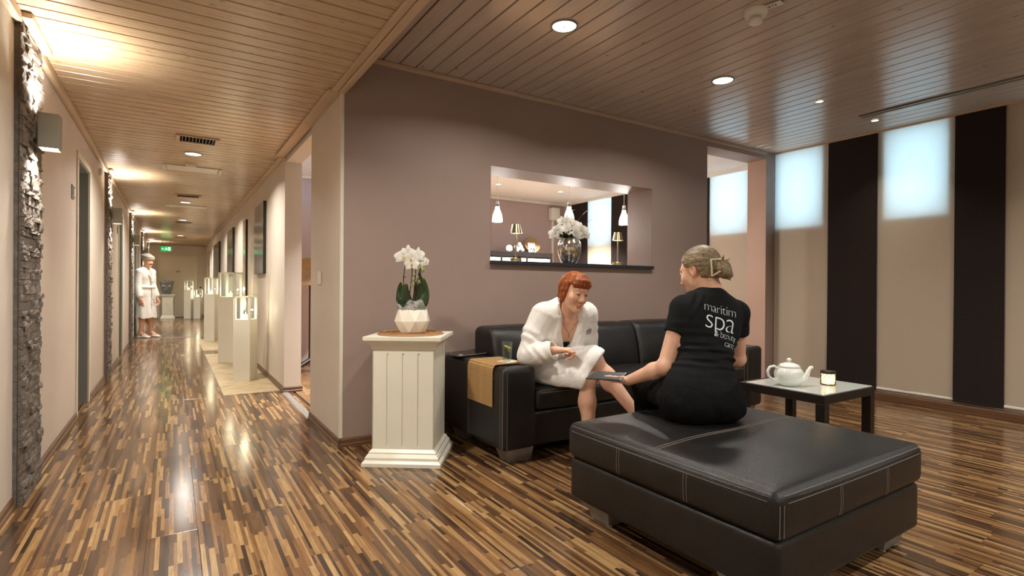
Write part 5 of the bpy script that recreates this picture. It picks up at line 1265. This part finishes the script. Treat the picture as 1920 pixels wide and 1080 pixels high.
    for i in range(15):      # fringe
        x = -.062+i*.124/14; yy_ = .076-abs(x)**2*5.2
        H.chain([Tt(x*.55, yy_*.62, .114-abs(x)*.22), Tt(x*.85, yy_-.002, .085-abs(x)*.1), Tt(x*.98, yy_+.005, .060), Tt(x, yy_+.004, .043+.003*sin(i*2.1))], [.011, .010, .009, .005], .014)
    for q in (-1, 1):
        H.chain([Tt(q*.070, .02, .06), Tt(q*.078, .018, .01), Tt(q*.078, .012, -.03), Tt(q*.074, .01, -.07 if q > 0 else -.10)], [.011, .010, .008, .003], .008)
        H.chain([Tt(q*.076, .0, .05), Tt(q*.080, -.014, .0), Tt(q*.072, -.03, -.055)], [.013, .013, .010], .012)
    H.chain([Tt(.074, -.01, -.02), Tt(.080, -.004, -.07), Tt(.072, .008, -.13)], [.011, .009, .002], .01)
    H.rc(Tt(0, -.10, -.02), Tt(0, -.14, -.09), .035, .012, .02)
    H.displace(lambda X, Y, Z: .0007*np.sin(np.arctan2(L(X, Y, Z)[0], L(X, Y, Z)[1]+.02)*46+.6*np.sin(L(X, Y, Z)[2]*40)))
    H.build('hair', 'hair_red', root, O, smooth_iter=4)
    # necklace with a small bar
    nk_ = [loc(a, f+.004, t) for a, f, t in [(-.062, .045, .02), (-.052, .085, -.03), (-.03, .108, -.075), (0, .122, -.10), (.03, .108, -.075), (.052, .085, -.03), (.062, .045, .02)]]
    nb = BVHTree.FromPolygons([Vector(v.co)+Vector(O) for v in body.data.vertices], [list(p.vertices) for p in body.data.polygons])
    Q = []
    for i in range(len(nk_)-1):
        for u in np.linspace(0, 1, 6, endpoint=False):
            p = Vector(nk_[i]*(1-u)+nk_[i+1]*u); hh = nb.find_nearest(p); Q.append(hh[0]+hh[1]*.002-Vector(O))
    MB().tube(Q, .0011, 5).build('necklace', 'chrome', root, smooth=60)
    mid = Q[len(Q)//2]; MB().box(-.003, .003, -.0015, .0015, -.032, 0).build('pendant_bar', 'chrome', root, loc=mid+Vector(fr)*.003)
guest()

# ============ the member of staff seen from behind on the ottoman
def staff():
    O = (2.22, 1.73, .44); root = empty('person', O, 0, 'person in a black printed t-shirt and black trousers sitting on the ottoman, back turned', 'person')
    hip = np.array((2.215, 1.735, .555)); c7 = np.array((2.370, 1.795, 1.068)); az = 22
    f0 = azel(az); T = nrm(c7-hip); lx = nrm(np.cross(T, f0)); fr = np.cross(lx, T); lx = -lx if lx@azel(az-90) < 0 else lx     # lx = her left
    fr = np.array(nrm(f0-T*(f0@T))); rx = -lx; Rt = np.stack([rx, fr, T], 1)
    loc = lambda a, f, t: c7+lx*a+fr*f+T*t
    shL = np.array((2.224, 1.858, .996)); shR = np.array((2.520, 1.750, .970))
    elL, wrL = np.array((2.108, 1.868, .700)), np.array((2.055, 2.075, .603)); elR, wrR = np.array((2.60, 1.80, .715)), np.array((2.40, 2.02, .66))
    hc = np.array((2.366, 1.872, 1.188)); hf = azel(-8, -17); Rh = axes(hf, (0, 0, 1), radians(-4)); hs = 1.02
    hpL, hpR = hip+azel(az-90)*.09, hip-azel(az-90)*.09; kL, kR = np.array((2.265, 2.150, .555)), np.array((2.49, 2.10, .555)); aL, aR = np.array((2.315, 2.16, .10)), np.array((2.53, 2.13, .10))
    h = .0036
    B = Field((1.88, 1.5, .5), (2.75, 2.34, 1.36), h)
    def torso(F, o=0):
        F.ell(hip+T*.03, (.168+o, .118+o, .11+o), Rt); F.ell(hip*.62+c7*.38, (.138+o, .100+o, .16+o), Rt, .06); F.ell(loc(0, .03, -.155), (.162+o, .105+o, .155+o), Rt, .06)
        for q, sh in ((1, shL), (-1, shR)):
            F.rc(c7-T*.012, sh, .047+o, .048+o, .05); F.ell(loc(q*.085, -.030, -.14), (.066+o, .044+o, .10+o), Rt, .05); F.ell(loc(q*.07, .09, -.21), (.065+o, .055+o, .06+o), Rt, .03)
    torso(B); nk = hc+Rh@np.array((0, -.03, -.08)); B.rc(c7-T*.01, nk, .056, .052, .03); B.rc(c7, hc+Rh@np.array((0, -.03, .0)), .052, .05, .03); B.rc(c7+fr*.05-T*.03, hc+Rh@np.array((0, .02, -.08)), .04, .04, .03)
    head(B, hc, Rh, hs)
    for sh, el, wr in ((shL, elL, wrL), (shR, elR, wrR)):
        B.rc(sh, el, .050, .040, .02); m_ = el+(wr-el)*.3; B.rc(el, m_, .039, .041, .02); B.rc(m_, wr, .041, .026, .02, flat=None); B.ell(el, (.037,)*3, None, .02)
    dirh = nrm((-.30, .92, -.02)); tl = hand(B, wrL, dirh, (0.10, .02, 1), (-1, -.2, .2), [(2, 6, 4), (2, 4, 4), (3, 5, 4), (4, 6, 5)], [(-.80, .45, .30), (-.62, .72, .12), (-.60, .78, -.02)], 1.0, spread=.05)
    tr_ = hand(B, wrR, (-.93, .2, -.2), (0, .1, -1), (-.2, .9, .2), [(15, 25, 20)]*4, [(-.6, .7, 0), (-.9, .4, 0), (-1, .1, 0)])
    body, P, F_ = B.build('body', 'skin_b', root, O, headtint(hc, Rh, hs, (.9, .65, .6)))
    face_parts(root, O, hc, Rh, hs, 'hair_blond', 'iris')
    for p, v, nn in tr_[:4]: MB().sph((0, 0, 0), .006, sc=(1.2, .9, .6)).build('fingernail', 'nail_red', root, smooth=180, loc=Vector(p+np.array((0, 0, .005))-np.array(O)))
    er = Vector(hc+Rh@(np.array((-.080, -.004, -.046))*hs)-np.array(O))
    MB().tube([er+Vector((0, .008*cos(a), .008*sin(a)-.006)) for a in [2*pi*j/20 for j in range(20)]], .0014, 6, closed=True).build('earring', 'brass', root, smooth=60)
    # trousers
    J = Field((1.9, 1.48, .03), (2.75, 2.42, .76), .0045)
    J.ell(hip+V3(0, 0, -.005), (.205, .150, .12), axes(azel(az)), .02); J.ell(hip+T*.08, (.168, .122, .10), Rt, .04)
    for q, hp, kn, an in ((1, hpL, kL, aL), (-1, hpR, kR, aR)):
        J.ell(hp-azel(az)*.045+V3(0, 0, -.03), (.100, .098, .085), None, .07); J.rc(hp, kn, .105, .074, .05); J.rc(kn, an, .074, .055, .03)
    J.func((1.8, 1.4, .3), (2.8, 2.06, .7), lambda X, Y, Z: np.maximum(Z-.4545+0*X, Y-2.05), .01, 's')
    J.displace(waves(11, .005, 45)); J.displace(waves(12, .0025, 120))
    J.build('trousers', 'black_denim', root, O, smooth_iter=1)
    for an in (aL, aR): MB().rings([[(r_*cos(a)*w_+an[0]-O[0], r_*sin(a)+an[1]-O[1]+oy, z-O[2]) for a in [2*pi*j/20 for j in range(20)]] for r_, w_, oy, z in [(.11, .38, .06, .003), (.115, .40, .06, .025), (.10, .42, .05, .05), (.05, .9, 0, .09)]]).build('shoe', 'plastic_dark', root, smooth=50)
    # t-shirt
    S_ = Field((1.96, 1.5, .46), (2.72, 2.14, 1.14), h)
    torso(S_, .010); S_.ell(hip+T*.09, (.178, .128, .11), Rt, .04); S_.ell(hip+T*.02, (.196, .145, .11), Rt, .04)
    hemp = hip-T*.012
    S_.func((1.8, 1.4, .4), (2.8, 2.3, .7), lambda X, Y, Z: (X-hemp[0])*T[0]+(Y-hemp[1])*T[1]+(Z-hemp[2])*T[2], .006, 's')
    for sh, el in ((shL, elL), (shR, elR)):
        ad = nrm(el-sh); cp = sh+(el-sh)*.44
        Q_ = Field((1.96, 1.5, .46), (2.72, 2.14, 1.14), h); Q_.rc(sh, sh+(el-sh)*.5, .063, .060, 0)
        Q_.func(sh-.3, sh+.3, lambda X, Y, Z: -((X-cp[0])*ad[0]+(Y-cp[1])*ad[1]+(Z-cp[2])*ad[2]), .004, 's')
        S_.d = (np.minimum(S_.d, Q_.d)-np.maximum(.022-np.abs(S_.d-Q_.d), 0)**2/.022*.25).astype(np.float32)
    ncx = c7+T*.035+fr*.03; S_.ell(ncx, (.078, .085, .040), Rt, .008, 's')
    def folds(X, Y, Z):
        a = (X-c7[0])*lx[0]+(Y-c7[1])*lx[1]+(Z-c7[2])*lx[2]; t = (X-c7[0])*T[0]+(Y-c7[1])*T[1]+(Z-c7[2])*T[2]
        m_ = np.exp(-((t+.335)/.085)**2); m2 = np.exp(-((t+.24)/.05)**2)*.5
        w1 = np.sin(t*150+np.sin(a*16)*1.6+a*10)+.6*np.sin(t*95-a*18+1.3)+.4*np.sin(t*230+a*22)
        d_ = .0042*m_*w1+.003*m2*np.sin(t*120+a*20)
        s1 = np.exp(-((a-.12)/.04)**2)*np.exp(-((t+.06)/.07)**2); return d_+.004*s1*np.sin(a*150+t*60)
    S_.displace(folds); S_.displace(waves(21, .0022, 60))
    shirt, P, F_ = S_.build('t_shirt', 'black_cotton', root, O, smooth_iter=1)
    bvh = BVHTree.FromPolygons([Vector(p) for p in P], F_.tolist())
    bk = -fr
    ex, ey = rx, T
    for nm, body_, size, x, y, ofs, spc in [('print_word', 'maritim', .073, .003, -.098, -.0019, .88), ('print_word', 'spa', .152, .006, -.160, -.0028, .92), ('print_word', '& beauty', .049, .042, -.226, -.0012, .84), ('print_word', 'care', .049, .070, -.264, -.0012, .84)]:
        o = textobj(nm, body_, size, 'print_white', shirt, off=ofs, extr=0, sp=spc)
        bm = bmesh.new(); bm.from_mesh(o.data); bmesh.ops.triangulate(bm, faces=bm.faces)
        for _ in range(2): bmesh.ops.subdivide_edges(bm, edges=[e_ for e_ in bm.edges if e_.calc_length() > .006], cuts=1)
        bm.to_mesh(o.data); bm.free()
        for v in o.data.vertices: v.co.z = 0; v.co.x = v.co.x*.93
        project(o, bvh, c7+bk*.4+ex*(x+.0)+ey*y, ex, ey, -bk, .0018, O)
    # hair
    H = Field(hc-.22, hc+.22, .0034); s = hs; Tt = lambda x, y, z: hc+Rh@(np.array((x, y, z))*s)
    def L(X, Y, Z): x, y, z = X-hc[0], Y-hc[1], Z-hc[2]; return [(x*Rh[0, i]+y*Rh[1, i]+z*Rh[2, i])/s for i in range(3)]
    H.ell(Tt(0, -.02, .036), np.array((.088, .106, .096))*s, Rh, 0); H.ell(Tt(0, -.045, -.005), np.array((.074, .072, .075))*s, Rh, .02)
    def fc(X, Y, Z): x, y, z = L(X, Y, Z); return np.maximum(.032-y+.0*x+np.maximum(0, z-.02)*.5, z-.075+0*x)
    H.func(hc-.22, hc+.22, fc, .012, 's')
    def ec(X, Y, Z): x, y, z = L(X, Y, Z); return np.maximum.reduce([-.034-y-0*x, z-.012-np.maximum(0, y)*.35+0*x, .02-np.abs(x)+0*y])
    H.func(hc-.22, hc+.22, ec, .012, 's')
    bn_ = (0, -.132, -.030)
    H.ell(Tt(*bn_), np.array((.046, .038, .050))*s, Rh, .02); H.rc(Tt(-.02, -.125, .0), Tt(.03, -.14, -.06), .022, .02, .01); H.rc(Tt(.02, -.13, .0), Tt(-.01, -.15, -.055), .02, .02, .01)
    for i, (a, b) in enumerate([((.01, -.13, -.07), (.03, -.14, -.09)), ((-.02, -.15, .012), (-.03, -.165, .026)), ((.0, -.155, .008), (.02, -.168, .018))]): H.rc(Tt(*a), Tt(*b), .008, .003, .01)
    def ridg(X, Y, Z):
        x, y, z = L(X, Y, Z); an = np.arctan2(z+.03, np.sqrt(x*x+.0004)); return .0009*np.sin(an*26+y*14)+.0006*np.sin(an*60+y*20)
    H.displace(ridg)
    H.build('hair', 'hair_blond', root, O, smooth_iter=3)
    # claw clip: open triangle of pale shell
    q0, q1, q2, q3 = [Vector(Tt(*p)-np.array(O)) for p in ((-.058, -.095, -.062), (-.052, -.108, .022), (-.030, -.150, .012), (-.052, -.142, -.050))]
    MB().tube([q0, (q0+q1)/2+Vector((-.004, -.004, 0)), q1], .0046, 8).build('hair_clip', 'shell_clip', root, smooth=60); cl_ = root.children[-1]
    MB().tube([q1, (q1+q2)/2, q2], .0046, 8).build('clip_arm', 'shell_clip', cl_, smooth=60); MB().tube([q0, (q0+q3)/2, q3], .0046, 8).build('clip_arm', 'shell_clip', cl_, smooth=60)
staff()
# tablet folder held flat over the guest's knees
tbq = empty('tablet_folder', (1.985, 2.165, .622), radians(38.5), 'flat black tablet folder held out by the person in the black t-shirt', 'tablet')
bx('cover', -.125, .135, -.092, .092, -.004, .002, 'plastic_dark', tbq, bevel=.002); bx('screen', -.115, .125, -.083, .083, .002, .0032, simple('tablet_screen', hexc(22, 17, 14), .5, spec=.15), tbq)

# ============ the standing guest far down the corridor
def standing():
    x0, y0 = -.47, 13.40; O = (x0, y0, 0); root = empty('person', O, 0, 'person in a white bathrobe and towel turban standing down the corridor', 'person')
    W = lambda x, y, z: np.array((x0+x, y0+y, z)); h = .007
    # frame: faces towards the right wall and the camera
    az = 128; f = azel(az); r = np.array((-f[1], f[0], 0)); r = -r; rt = np.array((f[1], -f[0], 0))     # rt: her right
    Lc = lambda a, b, z: np.array((x0, y0, 0))+rt*a+f*b+np.array((0, 0, z))
    hc = Lc(0, .05, 1.575); Rh = axes(azel(138, -8)); 
    B = Field(W(-.45, -.45, 0), W(.45, .45, 1.75), h)
    B.ell(Lc(0, 0, 1.25), (.15, .11, .2), axes(f)); B.rc(Lc(0, .0, 1.40), hc+Rh@np.array((0, -.02, -.06)), .055, .05, .03); head(B, hc, Rh, 1.0)
    aR_, aL_ = Lc(.10, -.02, .09), Lc(-.10, .05, .09)
    for q, an in ((1, aR_), (-1, aL_)):
        B.rc(Lc(q*.09, 0, .9), Lc(q*.09, .02, .50), .085, .056, .03); B.rc(Lc(q*.09, .02, .50), an, .054, .036, .02); B.ell(Lc(q*.09, -.01, .37), (.052, .055, .09), None, .03); B.chain([an, an+f*.09-np.array((0, 0, .045)), an+f*.16-np.array((0, 0, .06))], [.036, .032, .024], .02)
    for q in (1, -1):
        wr = Lc(q*.225, .07, .80); B.rc(Lc(q*.21, .0, 1.08), wr, .042, .028, .02)
        hand(B, wr, (f[0]*.2, f[1]*.2, -1), -rt*q, f, [(18, 25, 18)]*4, [f*.7+V3(0, 0, -.8), f*.4+V3(0, 0, -1), f*.2+V3(0, 0, -1)], 1.0)
    B.build('body', 'skin_b', root, O, headtint(hc, Rh))
    face_parts(root, O, hc, Rh, 1.0, 'hair_red', 'iris')
    R_ = Field(W(-.45, -.45, .3), W(.45, .45, 1.55), h)
    R_.ell(Lc(0, .0, 1.25), (.19, .135, .20), axes(f), 0); R_.rc(Lc(.02, 0, 1.10), Lc(.02, 0, .92), .145, .165, .04, flat=(f, .8)); R_.rc(Lc(0, 0, .95), Lc(0, .02, .40), .175, .205, .05, flat=(f, .8))
    for q in (1, -1):
        R_.rc(Lc(0, 0, 1.40), Lc(q*.165, 0, 1.35), .065, .072, .03); R_.chain([Lc(q*.175, 0, 1.34), Lc(q*.205, -.01, 1.08), Lc(q*.222, .055, .87)], [.068, .062, .060], .02)
        R_.chain([Lc(q*.06, -.02, 1.45), Lc(q*.085, .06, 1.40), Lc(q*.05, .125, 1.28), Lc(-.01*q, .15, 1.16)], [.024, .026, .028, .022], .01)
    R_.func(W(-.5, -.5, 1.1), W(.5, .5, 1.6), lambda X, Y, Z: np.maximum(np.abs((X-x0)*rt[0]+(Y-y0)*rt[1])-.055*np.clip((Z-1.16)/.24, 0, 1.4), .05-((X-x0)*f[0]+(Y-y0)*f[1])), .008, 's')
    R_.func(W(-.5, -.5, .2), W(.5, .5, .5), lambda X, Y, Z: Z-.40-.01*np.sin(X*30)+0*Y, .005, 's')
    R_.chain([Lc(.02, .17, .95), Lc(.03, .175, .7), Lc(.05, .185, .42)], [.012, .014, .012], .02)
    R_.displace(lambda X, Y, Z: .006*np.sin(np.arctan2(Y-y0, X-x0)*9+Z*5)*np.clip((1.0-Z)/.4, 0, 1)); R_.displace(waves(31, .005, 30))
    R_.build('bathrobe', 'terry', root, O, smooth_iter=1)
    K = Field(W(-.3, -.3, .6), W(.3, .3, 1.2), h)
    ring = [Lc(.172*cos(a), .150*sin(a), 1.035) for a in [2*pi*j/24 for j in range(25)]]
    K.chain(ring, [.018]*25, .004, flat=((1, 0, 0), 1.0)); K.rc(Lc(-.02, .165, 1.04), Lc(-.03, .185, .72), .018, .016, .01); K.rc(Lc(.01, .165, 1.04), Lc(.02, .18, .80), .016, .015, .01); K.ell(Lc(-.0, .17, 1.035), (.03, .03, .025), None, .01)
    K.build('belt', 'terry', root, O)
    Tn = Field(hc-.22, hc+.22, .006); Tt = lambda x, y, z: hc+Rh@np.array((x, y, z))
    Tn.ell(Tt(0, -.03, .062), (.105, .125, .098), Rh, 0)
    for k_ in range(4): Tn.chain([Tt(.100*cos(a), -.02+.118*sin(a), .038+k_*.022+.012*sin(a+k_)) for a in np.linspace(0, 2*pi, 22)], [.013]*22, .008)
    Tn.ell(Tt(0, -.11, .05), (.05, .05, .06), Rh, .02)
    Tn.func(hc-.22, hc+.22, lambda X, Y, Z: (X-hc[0])*Rh[0, 2]+(Y-hc[1])*Rh[1, 2]+(Z-hc[2])*Rh[2, 2]-.025-.0*X, .01, 's')
    Tn.build('towel_turban', 'linen_grey', root, O)
    for an in (aR_, aL_):
        s_ = Field(an-.25, an+.25, .006); c_ = an+f*.05; s_.rc(np.array((*(an-f*.05)[:2], .014)), np.array((*(an+f*.17)[:2], .014)), .040, .042, 0, flat=((0, 0, 1), .3)); s_.rc(np.array((*(an+f*.07)[:2], .035)), np.array((*(an+f*.15)[:2], .025)), .045, .038, .01, flat=((0, 0, 1), .6))
        s_.build('slipper', 'terry', root, O)
M['linen_grey'] = simple('grey_towel', hexc(170, 162, 148), .95, var=.08, scale=30, bumps=.5, bscale=200)
standing()

for o in bpy.data.objects:
    if o.name.split('.')[0] == 'stitching': o['kind'] = 'stuff'
